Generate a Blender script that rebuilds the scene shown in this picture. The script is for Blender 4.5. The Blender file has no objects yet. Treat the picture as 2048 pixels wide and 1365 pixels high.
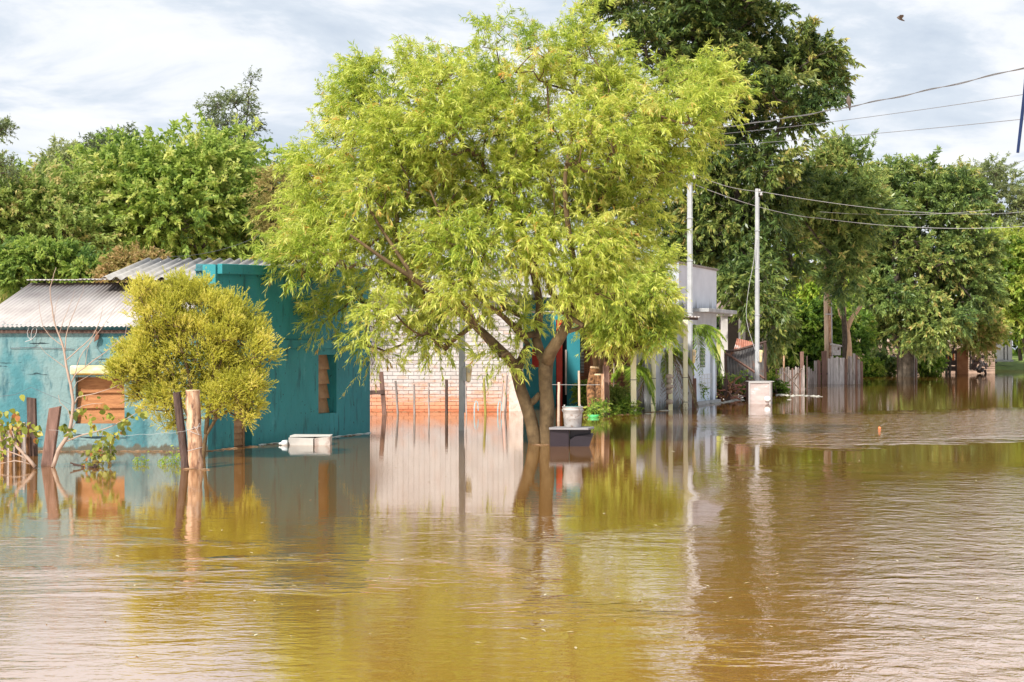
import bpy, math, random
import numpy as np
from mathutils import Vector
R = math.radians
rng = np.random.default_rng(7)
random.seed(7)
SC = bpy.context.scene
COL = SC.collection
# ------------------------------------------------------------------ camera, sky, sun, exposure
F, EYE, HY = 3000.0, 1.85, 697.0            # focal length in photo pixels, eye height, horizon row
cam_d = bpy.data.cameras.new('camera')
cam = bpy.data.objects.new('camera', cam_d)
COL.objects.link(cam)
cam.location = (0, 0, EYE)
cam.rotation_euler = (R(90), 0, 0)
cam_d.sensor_width = 36
cam_d.lens = F / 2048 * 36
cam_d.shift_y = (HY - 682.5) / 2048
cam_d.clip_end = 3000
SC.camera = cam
SUN_EL, SUN_AZ = 46, 211                    # azimuth clockwise from +Y (north): the sun stands behind and left of the camera
world = bpy.data.worlds.new('World')
SC.world = world
world.use_nodes = True
def build_world():
    nt = world.node_tree
    N, L = nt.nodes, nt.links
    N.clear()
    out = N.new('ShaderNodeOutputWorld')
    sky = N.new('ShaderNodeTexSky'); sky.sky_type = 'NISHITA'; sky.sun_disc = False
    sky.sun_elevation = R(SUN_EL); sky.sun_rotation = R(SUN_AZ)
    b1 = N.new('ShaderNodeBackground'); b1.inputs[1].default_value = 0.08
    L.new(sky.outputs[0], b1.inputs[0])
    tc = N.new('ShaderNodeTexCoord')
    sep = N.new('ShaderNodeSeparateXYZ'); L.new(tc.outputs['Generated'], sep.inputs[0])
    def math_(op, a, b=None, v=None):
        n = N.new('ShaderNodeMath'); n.operation = op
        if hasattr(a, 'links'): L.new(a, n.inputs[0])
        else: n.inputs[0].default_value = a
        if b is not None:
            if hasattr(b, 'links'): L.new(b, n.inputs[1])
            else: n.inputs[1].default_value = b
        return n.outputs[0]
    zz = math_('ADD', math_('MAXIMUM', sep.outputs[2], 0.0), 0.16)
    cx, cy = math_('DIVIDE', sep.outputs[0], zz), math_('DIVIDE', sep.outputs[1], zz)
    cmb = N.new('ShaderNodeCombineXYZ'); L.new(cx, cmb.inputs[0]); L.new(cy, cmb.inputs[1]); cmb.inputs[2].default_value = 3.3
    def noise(scale, det, ro, dist=0.0, src=cmb.outputs[0]):
        n = N.new('ShaderNodeTexNoise'); n.inputs['Scale'].default_value = scale; n.inputs['Detail'].default_value = det
        n.inputs['Roughness'].default_value = ro; n.inputs['Distortion'].default_value = dist
        L.new(src, n.inputs['Vector']); return n.outputs[0]
    def ramp(src, stops):
        n = N.new('ShaderNodeValToRGB'); L.new(src, n.inputs[0])
        while len(n.color_ramp.elements) < len(stops): n.color_ramp.elements.new(0.5)
        for e, (p, c) in zip(n.color_ramp.elements, stops): e.position = p; e.color = (*c, 1)
        return n.outputs[0]
    shade = noise(1.7, 10, 0.58, 0.3)
    col = ramp(shade, [(0.34, (0.94, 0.95, 0.97)), (0.46, (0.85, 0.88, 0.93)), (0.53, (0.66, 0.73, 0.82)), (0.64, (0.54, 0.62, 0.73))])
    b2 = N.new('ShaderNodeBackground'); L.new(col, b2.inputs[0]); b2.inputs[1].default_value = 0.67
    cover = ramp(noise(0.5, 6, 0.5, 0.2), [(0.36, (0.72,)*3), (0.52, (1,)*3)])
    mix = N.new('ShaderNodeMixShader')
    L.new(cover, mix.inputs[0]); L.new(b1.outputs[0], mix.inputs[1]); L.new(b2.outputs[0], mix.inputs[2])
    L.new(mix.outputs[0], out.inputs[0])
build_world()
sun_d = bpy.data.lights.new('sun', 'SUN'); sun_d.energy = 4.3; sun_d.angle = R(5); sun_d.color = (1, 0.955, 0.88)
sun = bpy.data.objects.new('sun', sun_d); COL.objects.link(sun)
a_, e_ = R(SUN_AZ), R(SUN_EL)
sun.rotation_euler = Vector((math.sin(a_)*math.cos(e_), math.cos(a_)*math.cos(e_), math.sin(e_))).to_track_quat('Z', 'Y').to_euler()
SC.view_settings.view_transform = 'Standard'; SC.view_settings.look = 'None'
SC.view_settings.exposure = 0.75; SC.view_settings.gamma = 1
try: SC.view_settings.use_curve_mapping = False
except Exception: pass
SC.cycles.max_bounces = 6; SC.cycles.transparent_max_bounces = 4
SC.cycles.use_denoising = True

# ------------------------------------------------------------------ geometry helpers
def W(px, py, D): return Vector(((px-1024)*D/F, D, EYE+(HY-py)*D/F))   # a photo pixel at distance D
def DW(py): return EYE*F/(py-HY)                                       # distance of the water line seen at row py
def worg(o):
    v = Vector((0, 0, 0))
    while o is not None: v += o.location; o = o.parent
    return v
def tag(o, label=None, cat=None, group=None, kind=None):
    if label: o['label'] = label
    if cat: o['category'] = cat
    if group: o['group'] = group
    if kind: o['kind'] = kind
    return o
def thing(name, label, cat, loc, group=None):
    o = bpy.data.objects.new(name, None); COL.objects.link(o); o.location = loc
    o.empty_display_size = 0.2
    return tag(o, label, cat, group)
class MB:
    def __init__(s): s.v = []; s.f = []
    def hexa(s, p):          # 8 points: 0-3 bottom ring, 4-7 top ring
        k = len(s.v); s.v += [tuple(q) for q in p]
        s.f += [(k, k+3, k+2, k+1), (k+4, k+5, k+6, k+7)] + [(k+i, k+(i+1) % 4, k+4+(i+1) % 4, k+4+i) for i in range(4)]
        return s
    def box(s, x0, x1, y0, y1, z0, z1):
        return s.hexa([(x0, y0, z0), (x1, y0, z0), (x1, y1, z0), (x0, y1, z0), (x0, y0, z1), (x1, y0, z1), (x1, y1, z1), (x0, y1, z1)])
    def tube(s, pts, rad, n=6, caps=True, squash=None):
        pts = [Vector(p) for p in pts]
        if not hasattr(rad, '__len__'): rad = [rad]*len(pts)
        k0 = len(s.v); side = None
        for i, p in enumerate(pts):
            d = (pts[min(i+1, len(pts)-1)] - pts[max(i-1, 0)]).normalized()
            if side is None:
                side = d.cross(Vector((0, 1, 0.01)) if abs(d.y) < .9 else Vector((1, 0, 0))).normalized()
            side = (side - d*side.dot(d)).normalized(); up = d.cross(side)
            for j in range(n):
                a = 2*math.pi*j/n
                s.v.append(tuple(p + side*(math.cos(a)*rad[i]) + up*(math.sin(a)*rad[i])))
        for i in range(len(pts)-1):
            for j in range(n):
                a, b = k0+i*n+j, k0+i*n+(j+1) % n
                s.f.append((a, b, b+n, a+n))
        if caps:
            s.f.append(tuple(k0+j for j in range(n))[::-1]); s.f.append(tuple(k0+(len(pts)-1)*n+j for j in range(n)))
        return s
    def lathe(s, c, prof, n=20):
        k0 = len(s.v)
        for r, z in prof:
            for j in range(n):
                a = 2*math.pi*j/n; s.v.append((c[0]+math.cos(a)*r, c[1]+math.sin(a)*r, c[2]+z))
        for i in range(len(prof)-1):
            for j in range(n):
                a, b = k0+i*n+j, k0+i*n+(j+1) % n
                s.f.append((a, b, b+n, a+n))
        return s
    def grid(s, fn, nu, nv, thick=None):
        k = len(s.v)
        for i in range(nu+1):
            for j in range(nv+1): s.v.append(tuple(fn(i/nu, j/nv)))
        for i in range(nu):
            for j in range(nv):
                a = k+i*(nv+1)+j; s.f.append((a, a+nv+1, a+nv+2, a+1))
        if thick:
            k2 = len(s.v); m = (nu+1)*(nv+1)
            s.v += [(x, y, z-thick) for (x, y, z) in s.v[k:k+m]]
            for i in range(nu):
                for j in range(nv):
                    a = k2+i*(nv+1)+j; s.f.append((a, a+1, a+nv+2, a+nv+1))
            edge = [i*(nv+1) for i in range(nu+1)] + [nu*(nv+1)+j for j in range(1, nv+1)] + [i*(nv+1)+nv for i in range(nu-1, -1, -1)] + [j for j in range(nv-1, 0, -1)]
            for a, b in zip(edge, edge[1:]+edge[:1]): s.f.append((k+a, k2+a, k2+b, k+b))
        return s
    def mesh(s, name, m, org=Vector((0, 0, 0)), smooth=False):
        me = bpy.data.meshes.new(name)
        me.from_pydata([(x-org.x, y-org.y, z-org.z) for x, y, z in s.v], [], s.f)
        me.materials.append(m); me.validate()
        if smooth:
            me.polygons.foreach_set('use_smooth', [True]*len(me.polygons))
        me.update(); return me
    def build(s, name, m, parent=None, smooth=False, bevel=0.0, loc=None, kind=None, label=None):
        org = worg(parent) if parent else (Vector(loc) if loc is not None else Vector((0, 0, 0)))
        o = bpy.data.objects.new(name, s.mesh(name, m, org, smooth)); COL.objects.link(o)
        if parent: o.parent = parent
        elif loc is not None: o.location = loc
        if bevel:
            b = o.modifiers.new('bevel', 'BEVEL'); b.width = bevel; b.segments = 2; b.limit_method = 'ANGLE'
        if kind: o['kind'] = kind
        if label: o['label'] = label
        return o
class Fr:                    # a vertical wall plane through two points on the water line
    def __init__(s, a, b):
        s.o = Vector((a[0], a[1], 0)); s.u = (Vector((b[0], b[1], 0))-s.o); s.len = s.u.length; s.u.normalize()
        s.n = Vector((s.u.y, -s.u.x, 0))                       # outward, to the camera
    def t(s, px):
        k = (px-1024)/F; return (k*s.o.y-s.o.x)/(s.u.x-k*s.u.y)
    def z(s, px, py): return EYE+(HY-py)*(s.o.y+s.u.y*s.t(px))/F
    def p(s, t, n, z): return s.o+s.u*t+s.n*n+Vector((0, 0, z))
    def box(s, mb, t0, t1, n0, n1, z0, z1, z1b=None, z0b=None):   # n0 = outer offset (to camera), n1 = inner
        zb = z1 if z1b is None else z1b; yb = z0 if z0b is None else z0b
        return mb.hexa([s.p(t0, n0, z0), s.p(t1, n0, yb), s.p(t1, n1, yb), s.p(t0, n1, z0), s.p(t0, n0, z1), s.p(t1, n0, zb), s.p(t1, n1, zb), s.p(t0, n1, z1)])
def frpx(pa, Da, pb, Db): return Fr(((pa-1024)*Da/F, Da), ((pb-1024)*Db/F, Db))
def spline(P, step):
    P = [Vector(p) for p in P]; out = []
    Q = [P[0]*2-P[1]]+P+[P[-1]*2-P[-2]]
    for i in range(1, len(Q)-2):
        n = max(1, int((Q[i+1]-Q[i]).length/step))
        for k in range(n):
            t = k/n; a, b, c, d = Q[i-1], Q[i], Q[i+1], Q[i+2]
            out.append((0.5*((2*b)+(c-a)*t+(2*a-5*b+4*c-d)*t*t+(3*b-a-3*c+d)*t**3), i-1+t))
    out.append((P[-1], len(P)-1.0)); return out

# ------------------------------------------------------------------ materials
def lk(nt, a, b): nt.links.new(a, b)
def mat(name, cols, scale=3, rough=0.8, bump=0.3, bscale=40, stretch=(1, 1, 1), bstretch=(1, 1, 1), rnd=0.0, metal=0.0, layers=(), spec=0.3, bdist=0.01, detail=6, tints=None):
    """cols: ramp stops (pos, rgb) over world-space noise; layers: stains (rgb, scale, stretch, lo, hi[, z_top, z_fade])"""
    m = bpy.data.materials.new(name); m.use_nodes = True
    nt = m.node_tree; N = nt.nodes; pr = N['Principled BSDF']
    geo = N.new('ShaderNodeNewGeometry')
    def noise(sc, st, det=detail, off=0.0):
        mp = N.new('ShaderNodeMapping'); lk(nt, geo.outputs['Position'], mp.inputs[0])
        mp.inputs['Scale'].default_value = st; mp.inputs['Location'].default_value = (off, off*.7, off*.3)
        n = N.new('ShaderNodeTexNoise'); n.inputs['Scale'].default_value = sc; n.inputs['Detail'].default_value = det
        n.inputs['Roughness'].default_value = 0.6; lk(nt, mp.outputs[0], n.inputs['Vector']); return n.outputs[0]
    if len(cols) == 1: cols = [(0.3, tuple(c*0.82 for c in cols[0][1])), (0.7, tuple(min(1, c*1.15) for c in cols[0][1]))]
    rp = N.new('ShaderNodeValToRGB'); lk(nt, noise(scale, stretch), rp.inputs[0])
    while len(rp.color_ramp.elements) < len(cols): rp.color_ramp.elements.new(0.5)
    for e, (p, c) in zip(rp.color_ramp.elements, cols): e.position = p; e.color = (*c, 1)
    c = rp.outputs[0]
    if tints:
        oi = N.new('ShaderNodeObjectInfo')
        tr = N.new('ShaderNodeValToRGB'); lk(nt, oi.outputs['Random'], tr.inputs[0])
        while len(tr.color_ramp.elements) < len(tints): tr.color_ramp.elements.new(0.5)
        for i, (e, q) in enumerate(zip(tr.color_ramp.elements, tints)): e.position = i/(len(tints)-1); e.color = (*q, 1)
        mx = N.new('ShaderNodeMix'); mx.data_type = 'RGBA'; mx.blend_type = 'MULTIPLY'; mx.inputs[0].default_value = 1
        lk(nt, c, mx.inputs[6]); lk(nt, tr.outputs[0], mx.inputs[7]); c = mx.outputs[2]
    for i, ly in enumerate(layers):
        nz = noise(ly[1], ly[2], 8, 3.7*(i+1)); v = nz
        if len(ly) > 5:
            sp = N.new('ShaderNodeSeparateXYZ'); lk(nt, geo.outputs['Position'], sp.inputs[0])
            mr = N.new('ShaderNodeMapRange'); lk(nt, sp.outputs[2], mr.inputs[0])
            mr.inputs[1].default_value = ly[5]; mr.inputs[2].default_value = ly[5]-ly[6]; mr.inputs[3].default_value = -0.5; mr.inputs[4].default_value = 0.35
            ad = N.new('ShaderNodeMath'); lk(nt, nz, ad.inputs[0]); lk(nt, mr.outputs[0], ad.inputs[1]); v = ad.outputs[0]
        m2 = N.new('ShaderNodeMapRange'); m2.interpolation_type = 'SMOOTHSTEP'; lk(nt, v, m2.inputs[0])
        m2.inputs[1].default_value = ly[3]; m2.inputs[2].default_value = ly[4]
        mx = N.new('ShaderNodeMix'); mx.data_type = 'RGBA'; lk(nt, m2.outputs[0], mx.inputs[0])
        lk(nt, c, mx.inputs[6]); mx.inputs[7].default_value = (*ly[0], 1); c = mx.outputs[2]
    if rnd:
        oi = N.new('ShaderNodeObjectInfo'); mr = N.new('ShaderNodeMapRange'); lk(nt, oi.outputs['Random'], mr.inputs[0])
        mr.inputs[3].default_value = 1-rnd; mr.inputs[4].default_value = 1+rnd
        hs = N.new('ShaderNodeHueSaturation'); lk(nt, mr.outputs[0], hs.inputs['Value']); lk(nt, c, hs.inputs['Color']); c = hs.outputs[0]
    lk(nt, c, pr.inputs['Base Color'])
    pr.inputs['Roughness'].default_value = rough; pr.inputs['Metallic'].default_value = metal
    pr.inputs['Specular IOR Level'].default_value = spec
    if bump:
        b = N.new('ShaderNodeBump'); b.inputs['Strength'].default_value = bump; b.inputs['Distance'].default_value = bdist
        lk(nt, noise(bscale, bstretch, 8, 11), b.inputs['Height']); lk(nt, b.outputs[0], pr.inputs['Normal'])
    return m
def leafmat(name, stops, trans=0.4, rough=0.55, tcol=1.35):
    m = bpy.data.materials.new(name); m.use_nodes = True
    nt = m.node_tree; N = nt.nodes; pr = N['Principled BSDF']; out = N['Material Output']
    at = N.new('ShaderNodeAttribute'); at.attribute_name = 'tint'
    rp = N.new('ShaderNodeValToRGB'); lk(nt, at.outputs['Fac'], rp.inputs[0])
    while len(rp.color_ramp.elements) < len(stops): rp.color_ramp.elements.new(0.5)
    for e, (p, c) in zip(rp.color_ramp.elements, stops): e.position = p; e.color = (*c, 1)
    lk(nt, rp.outputs[0], pr.inputs['Base Color']); pr.inputs['Roughness'].default_value = rough; pr.inputs['Specular IOR Level'].default_value = 0.35
    tr = N.new('ShaderNodeBsdfTranslucent')
    hs = N.new('ShaderNodeHueSaturation'); hs.inputs['Value'].default_value = tcol; hs.inputs['Hue'].default_value = 0.497; lk(nt, rp.outputs[0], hs.inputs['Color']); lk(nt, hs.outputs[0], tr.inputs[0])
    mx = N.new('ShaderNodeMixShader'); mx.inputs[0].default_value = trans
    lk(nt, pr.outputs[0], mx.inputs[1]); lk(nt, tr.outputs[0], mx.inputs[2]); lk(nt, mx.outputs[0], out.inputs[0])
    return m
def flat(name, c, rough=0.6, **k): return mat(name, [(0.5, c)], rough=rough, **k)
TEALF = mat('teal_paint_pale', [(0.32, (0.040, 0.135, 0.158)), (0.5, (0.052, 0.17, 0.192)), (0.68, (0.075, 0.205, 0.222))], scale=1.6, stretch=(1, 1, .6), rough=.75, bump=.9, bscale=9, bdist=.03,
            layers=[((0.17, 0.255, 0.255), .8, (1, 1, .6), .46, .60), ((0.03, 0.10, 0.12), 5, (1.6, 1, .35), .50, .72), ((0.02, 0.06, 0.07), 26, (1, 1, 1), .73, .76), ((0.012, .03, .035), 2.1, (.45, .45, 6), .63, .645), ((0.09, 0.085, 0.06), 5, (1.5, 1.5, .7), .44, .66, .24, .24)])
TEALD = mat('teal_paint_deep', [(0.32, (0.014, 0.165, 0.185)), (0.5, (0.019, 0.205, 0.225)), (0.68, (0.027, 0.24, 0.265))], scale=1.1, stretch=(1, 1, .5), rough=.6, bump=.55, bscale=7, bdist=.02, spec=.4,
            layers=[((0.008, 0.075, 0.085), 4, (1.5, 1.5, .3), .52, .74), ((0.004, 0.02, 0.025), 13, (1, 1, .8), .655, .67), ((0.05, 0.27, 0.29), 2.2, (1, 1, .6), .60, .75), ((0.06, 0.10, 0.09), 4, (1, 1, .8), .42, .75, .10, .25)])
WATERM = None
WOODB = mat('brown_board', [(0.3, (0.24, 0.095, 0.035)), (0.7, (0.40, 0.18, 0.07))], scale=6, stretch=(1, 1, 6), rough=.7, bump=.25, bscale=20, bstretch=(1, 1, 8), rnd=.12, layers=[((0.45, 0.24, 0.12), 3, (1, 1, 1), .62, .8)])
SHUT = mat('tan_shutter', [(0.3, (0.30, 0.16, 0.08)), (0.7, (0.44, 0.26, 0.14))], scale=6, rough=.7, bump=.2, rnd=.1)
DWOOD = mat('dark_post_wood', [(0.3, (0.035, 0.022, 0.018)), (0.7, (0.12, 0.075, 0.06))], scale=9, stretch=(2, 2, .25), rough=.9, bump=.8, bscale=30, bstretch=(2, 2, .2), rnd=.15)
BWOOD = mat('brown_post_wood', [(0.3, (0.11, 0.06, 0.045)), (0.7, (0.24, 0.14, 0.11))], scale=9, stretch=(2, 2, .25), rough=.9, bump=.8, bscale=30, bstretch=(2, 2, .2), rnd=.12)
PWOOD = mat('pale_barked_post', [(0.3, (0.25, 0.12, 0.065)), (0.5, (0.42, 0.25, 0.15)), (0.7, (0.58, 0.42, 0.30))], scale=8, stretch=(2, 2, .5), rough=.9, bump=.7, bscale=25, bstretch=(2, 2, .4), layers=[((0.12, 0.06, 0.04), 7, (1.5, 1.5, .5), .50, .66), ((.62, .46, .36), 5, (1.2, 1.2, .4), .58, .7)])
GWOOD = mat('grey_weathered_wood', [(0.3, (0.16, 0.13, 0.115)), (0.7, (0.42, 0.36, 0.33))], scale=7, stretch=(3, 3, .4), rough=.9, bump=.6, bscale=20, bstretch=(3, 3, .3), rnd=.35)
STUMPW = mat('stump_bark', [(0.38, (0.07, 0.032, 0.016)), (0.6, (0.30, 0.15, 0.065))], scale=13, rough=.95, bump=1, bscale=14, bdist=.02)
CUTW = flat('cut_wood', (0.62, 0.45, 0.28), .8)
BARK = mat('grey_brown_bark', [(0.3, (0.07, 0.045, 0.022)), (0.7, (0.17, 0.115, 0.058))], scale=5, rough=.95, bump=1, bscale=18, bdist=.02, bstretch=(1, 1, .5))
BARKD = mat('dark_bark', [(0.3, (0.035, 0.028, 0.02)), (0.7, (0.10, 0.08, 0.06))], scale=5, rough=.95, bump=.8, bscale=14, bdist=.02)
TWIG = flat('pale_twig', (0.36, 0.26, 0.20), .8, bump=.2)
ROOFZ = mat('weathered_zinc', [(0.3, (0.32, 0.285, 0.27)), (0.5, (0.42, 0.38, 0.36)), (0.7, (0.50, 0.455, 0.435))], scale=1.6, stretch=(1, .5, 1), rough=.75, bump=.15, rnd=.09,
            layers=[((0.30, 0.20, 0.16), 3, (3, .3, 1), .60, .82), ((.20, .17, .15), 9, (2, .4, 1), .66, .8)])
ROOFF = mat('fibre_cement', [(0.3, (0.26, 0.245, 0.225)), (0.7, (0.42, 0.40, 0.375))], scale=2.5, rough=.9, bump=.3, rnd=.06, layers=[((0.20, 0.17, 0.14), 4, (2, .5, 1), .58, .78)])
RUST = mat('rusty_sheet', [(0.3, (0.22, 0.07, 0.04)), (0.7, (0.42, 0.20, 0.14))], scale=4, rough=.85, bump=.2, layers=[((0.5, 0.45, 0.42), 2.5, (1, 1, 1), .55, .68)])
CREAM = mat('aged_white_paint', [(0.3, (0.40, 0.38, 0.355)), (0.7, (0.52, 0.50, 0.475))], scale=2, rough=.8, bump=.3, rnd=.03, layers=[((0.25, 0.24, 0.20), 5, (2.5, 2.5, .25), .62, .85)])
BRICKW = mat('whitewashed_brick', [(0.3, (0.42, 0.385, 0.37)), (0.6, (0.51, 0.48, 0.465))], scale=4, rough=.9, bump=.6, bscale=25, bdist=.01, rnd=.05,
             layers=[((0.52, 0.26, 0.16), 3.0, (.8, .8, 2.2), .54, .78), ((0.36, .33, .31), 1.2, (.5, .5, 4), .5, .7), ((0.52, 0.24, 0.14), 2.6, (.8, .8, 2.6), .26, .74, 1.45, 1.5), ((0.44, 0.13, 0.06), 2.4, (.6, .6, 2.0), .30, .72, .34, .5)])
MORTW = mat('whitewashed_mortar', [(0.3, (0.27, 0.24, 0.22)), (0.7, (0.37, 0.335, 0.32))], scale=5, rough=.95, bump=.4, layers=[((0.42, 0.24, 0.16), 2.1, (.7, .7, 2.4), .45, .62, .8, .7)])
BRICKB = mat('brown_brick', [(0.3, (0.22, 0.10, 0.055)), (0.7, (0.42, 0.22, 0.12))], scale=5, rough=.9, bump=.5, rnd=.28)
MORTB = flat('dark_mortar', (0.12, 0.085, 0.06), .95)
CONC = mat('grey_concrete', [(0.3, (0.27, 0.27, 0.27)), (0.7, (0.44, 0.44, 0.44))], scale=3, rough=.9, bump=.3, layers=[((.12, .12, .11), 4, (2, 2, .3), .6, .8)])
POLEM = mat('pale_pole_concrete', [(0.3, (0.34, 0.345, 0.35)), (0.7, (0.46, 0.465, 0.47))], scale=3, rough=.6, bump=.1)
WHITEP = mat('streaked_white_plaster', [(0.3, (0.50, 0.51, 0.55)), (0.7, (0.60, 0.61, 0.65))], scale=1.5, rough=.85, bump=.3, layers=[((0.16, 0.15, 0.135), 3, (2.0, 2.0, .2), .40, .85, 4.0, 1.2), ((.25, .24, .22), 3, (4, 4, .2), .66, .9)])
GREYBL = mat('grey_blue_plaster', [(0.3, (0.36, 0.38, 0.41)), (0.7, (0.50, 0.52, 0.55))], scale=2, rough=.85, bump=.3, layers=[((0.12, 0.13, 0.12), 4, (2, 2, .4), .45, .8, .7, .7)])
DOORW = mat('pale_blue_door', [(0.3, (0.58, 0.66, 0.76)), (0.7, (0.74, 0.80, 0.88))], scale=2, rough=.6, bump=.1)
DARK = flat('painted_interior_dark', (0.012, 0.012, 0.012), .9, bump=0)  # near-black colour stands in for the shade inside doors and windows
YELP = mat('yellowed_white_post', [(0.3, (0.62, 0.57, 0.34)), (0.7, (0.78, 0.75, 0.58))], scale=3, stretch=(1, 1, .5), rough=.8, bump=.3, rnd=.06, layers=[((0.38, 0.40, 0.16), 3, (2, 2, .4), .55, .75), ((.35, .18, .08), 9, (1, 1, .6), .68, .75)])
METER = mat('yellowed_meter_cover', [(0.3, (0.66, 0.44, 0.16)), (0.7, (0.80, 0.66, 0.42))], scale=9, rough=.35, bump=.1, spec=.5)
METAL = flat('galvanised_grey', (0.40, 0.41, 0.42), .5, metal=.3)
WIREM = flat('dark_wire', (0.10, 0.10, 0.11), .6, bump=0)
WIREL = flat('pale_wire', (0.45, 0.44, 0.43), .6, bump=0)
RED = flat('red_paint', (0.42, 0.035, 0.02), .5)
TERRA = flat('terracotta_block', (0.55, 0.22, 0.12), .85, rnd=.12)
WPLAS = mat('scuffed_white_plastic', [(0.3, (0.29, 0.265, 0.25)), (0.6, (0.41, 0.385, 0.37))], scale=7, rough=.5, bump=.15, layers=[((0.24, 0.18, 0.15), 14, (1, 1, 1), .54, .66)])
BENCHT = flat('grey_fibre_top', (0.22, 0.21, 0.22), .45)
BENCHD = flat('dark_plum_panel', (0.022, 0.014, 0.019), .5)
BLUEW = flat('blue_white_hose', (0.26, 0.42, 0.46), .5)
GREENP = flat('green_plastic', (0.10, 0.62, 0.22), .35, bump=0)
BLUER = flat('blue_rope', (.008, .02, .07), .6)
GALV = mat('dull_corrugated_iron', [(0.3, (0.07, 0.07, 0.075)), (0.7, (0.20, 0.185, 0.175))], scale=3, rough=.55, metal=.4, bump=.15, layers=[((0.26, 0.10, 0.045), 2.2, (1, 1, 1), .55, .72)])

# ------------------------------------------------------------------ terrain and water
def ground_z(x, y):
    z = -0.75+0.05*math.sin(x*.3)*math.cos(y*.21)
    s = min(1, max(0, (y-124-0.05*max(0, 60-x))/14))
    s2 = min(1, max(0, (x-30)/6))
    bank = -0.75+1.75*s
    z = z*(1-s2)+bank*s2
    far = min(1, max(0, (y-165)/30))
    return z*(1-far)+far*(0.5+0.3*math.sin(x*.02))
GRASSG = mat('grassy_earth', [(0.3, (0.07, 0.10, 0.02)), (0.5, (0.12, 0.17, 0.03)), (0.7, (0.20, 0.24, 0.05))], scale=1.5, rough=.95, bump=.6, bscale=8, bdist=.05, layers=[((.14, .09, .05), .6, (1, 1, 1), .6, .75)])
ys = [-60, -20, 0, 20, 40, 60, 80, 100, 110, 118, 124, 128, 132, 136, 140, 145, 155, 165, 175, 185, 200, 260, 400, 800, 1600]
xs = [-1500, -700, -300, -120, -60, -30, 0, 15, 25, 30, 32, 34, 36, 40, 45, 52, 60, 70, 90, 120, 300, 700, 1500]
g = MB(); g.v = [(x, y, ground_z(x, y)) for y in ys for x in xs]
nx = len(xs)
g.f = [(j*nx+i, j*nx+i+1, (j+1)*nx+i+1, (j+1)*nx+i) for j in range(len(ys)-1) for i in range(nx-1)]
g.build('ground', GRASSG, kind='structure', smooth=True)
def water_mat():
    m = bpy.data.materials.new('muddy_water'); m.use_nodes = True
    nt = m.node_tree; N = nt.nodes; pr = N['Principled BSDF']
    geo = N.new('ShaderNodeNewGeometry')
    def mp(st, rot=0):
        n = N.new('ShaderNodeMapping'); lk(nt, geo.outputs['Position'], n.inputs[0]); n.inputs['Scale'].default_value = st; n.inputs['Rotation'].default_value = (0, 0, rot); return n.outputs[0]
    def noise(sc, st, det, rot=0, dist=0, ro=.5):
        n = N.new('ShaderNodeTexNoise'); n.inputs['Scale'].default_value = sc; n.inputs['Detail'].default_value = det; n.inputs['Roughness'].default_value = ro
        n.inputs['Distortion'].default_value = dist; lk(nt, mp(st, rot), n.inputs['Vector']); return n.outputs[0]
    def M(op, a, b=None):
        n = N.new('ShaderNodeMath'); n.operation = op
        for i, q in enumerate((a, b)):
            if q is None: continue
            if hasattr(q, 'links'): lk(nt, q, n.inputs[i])
            else: n.inputs[i].default_value = q
        return n.outputs[0]
    def MR(v, a, b, c, d):
        n = N.new('ShaderNodeMapRange'); n.interpolation_type = 'SMOOTHSTEP'; lk(nt, v, n.inputs[0])
        for i, q in enumerate((a, b, c, d)): n.inputs[i+1].default_value = q
        return n.outputs[0]
    rp = N.new('ShaderNodeValToRGB'); lk(nt, noise(.15, (1, 1, 1), 4), rp.inputs[0])
    rp.color_ramp.elements[0].position = .35; rp.color_ramp.elements[0].color = (0.50, 0.215, 0.036, 1)
    rp.color_ramp.elements[1].position = .65; rp.color_ramp.elements[1].color = (0.58, 0.26, 0.052, 1)
    lk(nt, rp.outputs[0], pr.inputs['Base Color'])
    pr.inputs['Roughness'].default_value = 0.035; pr.inputs['IOR'].default_value = 1.333; pr.inputs['Specular IOR Level'].default_value = 0.5
    sp = N.new('ShaderNodeSeparateXYZ'); lk(nt, geo.outputs['Position'], sp.inputs[0])
    X, Y = sp.outputs[0], sp.outputs[1]
    # open water ruffled by the breeze: the middle distance on the right and the near right; sheltered by the houses on the left
    wob = M('MULTIPLY', M('SUBTRACT', noise(.35, (1, .5, 1), 4), .5), 4.0)
    wob2 = M('MULTIPLY', M('SUBTRACT', noise(.9, (.6, 1, 1), 4, 0, 0, .6), .5), 5.0)
    side = M('ADD', M('ADD', X, wob), M('MULTIPLY', Y, -0.115))
    right = MR(side, -.3, 1.1, 0, 1)
    near = MR(M('ADD', Y, M('MULTIPLY', M('ADD', wob, wob2), 1.3)), 25.0, 18.0, 0, 1)
    bandc = M('ADD', M('MULTIPLY', X, -0.55), M('ADD', Y, wob2))
    band = M('MULTIPLY', MR(bandc, 24.0, 27.0, 0, 1), MR(bandc, 38.5, 34.5, 0, 1))
    rband = M('MULTIPLY', MR(M('ADD', X, M('MULTIPLY', wob2, .3)), 4.2, 6.2, 0, 1), band)
    breeze = M('MAXIMUM', M('MULTIPLY', right, near), rband)
    # cat's paws on the sheltered side
    nearl = MR(M('ADD', Y, wob2), 17.5, 12.5, 0, 1)
    paws = MR(noise(.55, (.55, 1, 1), 5, .25, .3, .6), .50, .66, 0, 1)
    amp = M('ADD', .0, M('MULTIPLY', nearl, M('ADD', M('MULTIPLY', paws, .38), .13)))
    amp = M('ADD', amp, .034)
    far = MR(Y, 60, 110, 1, .5); amp = M('MULTIPLY', amp, far)
    h = M('ADD', M('MULTIPLY', noise(11, (.50, 1, 1), 3, .08, .45), 0.80), M('MULTIPLY', noise(26, (.55, 1, 1), 2, -.2), .30))
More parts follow.
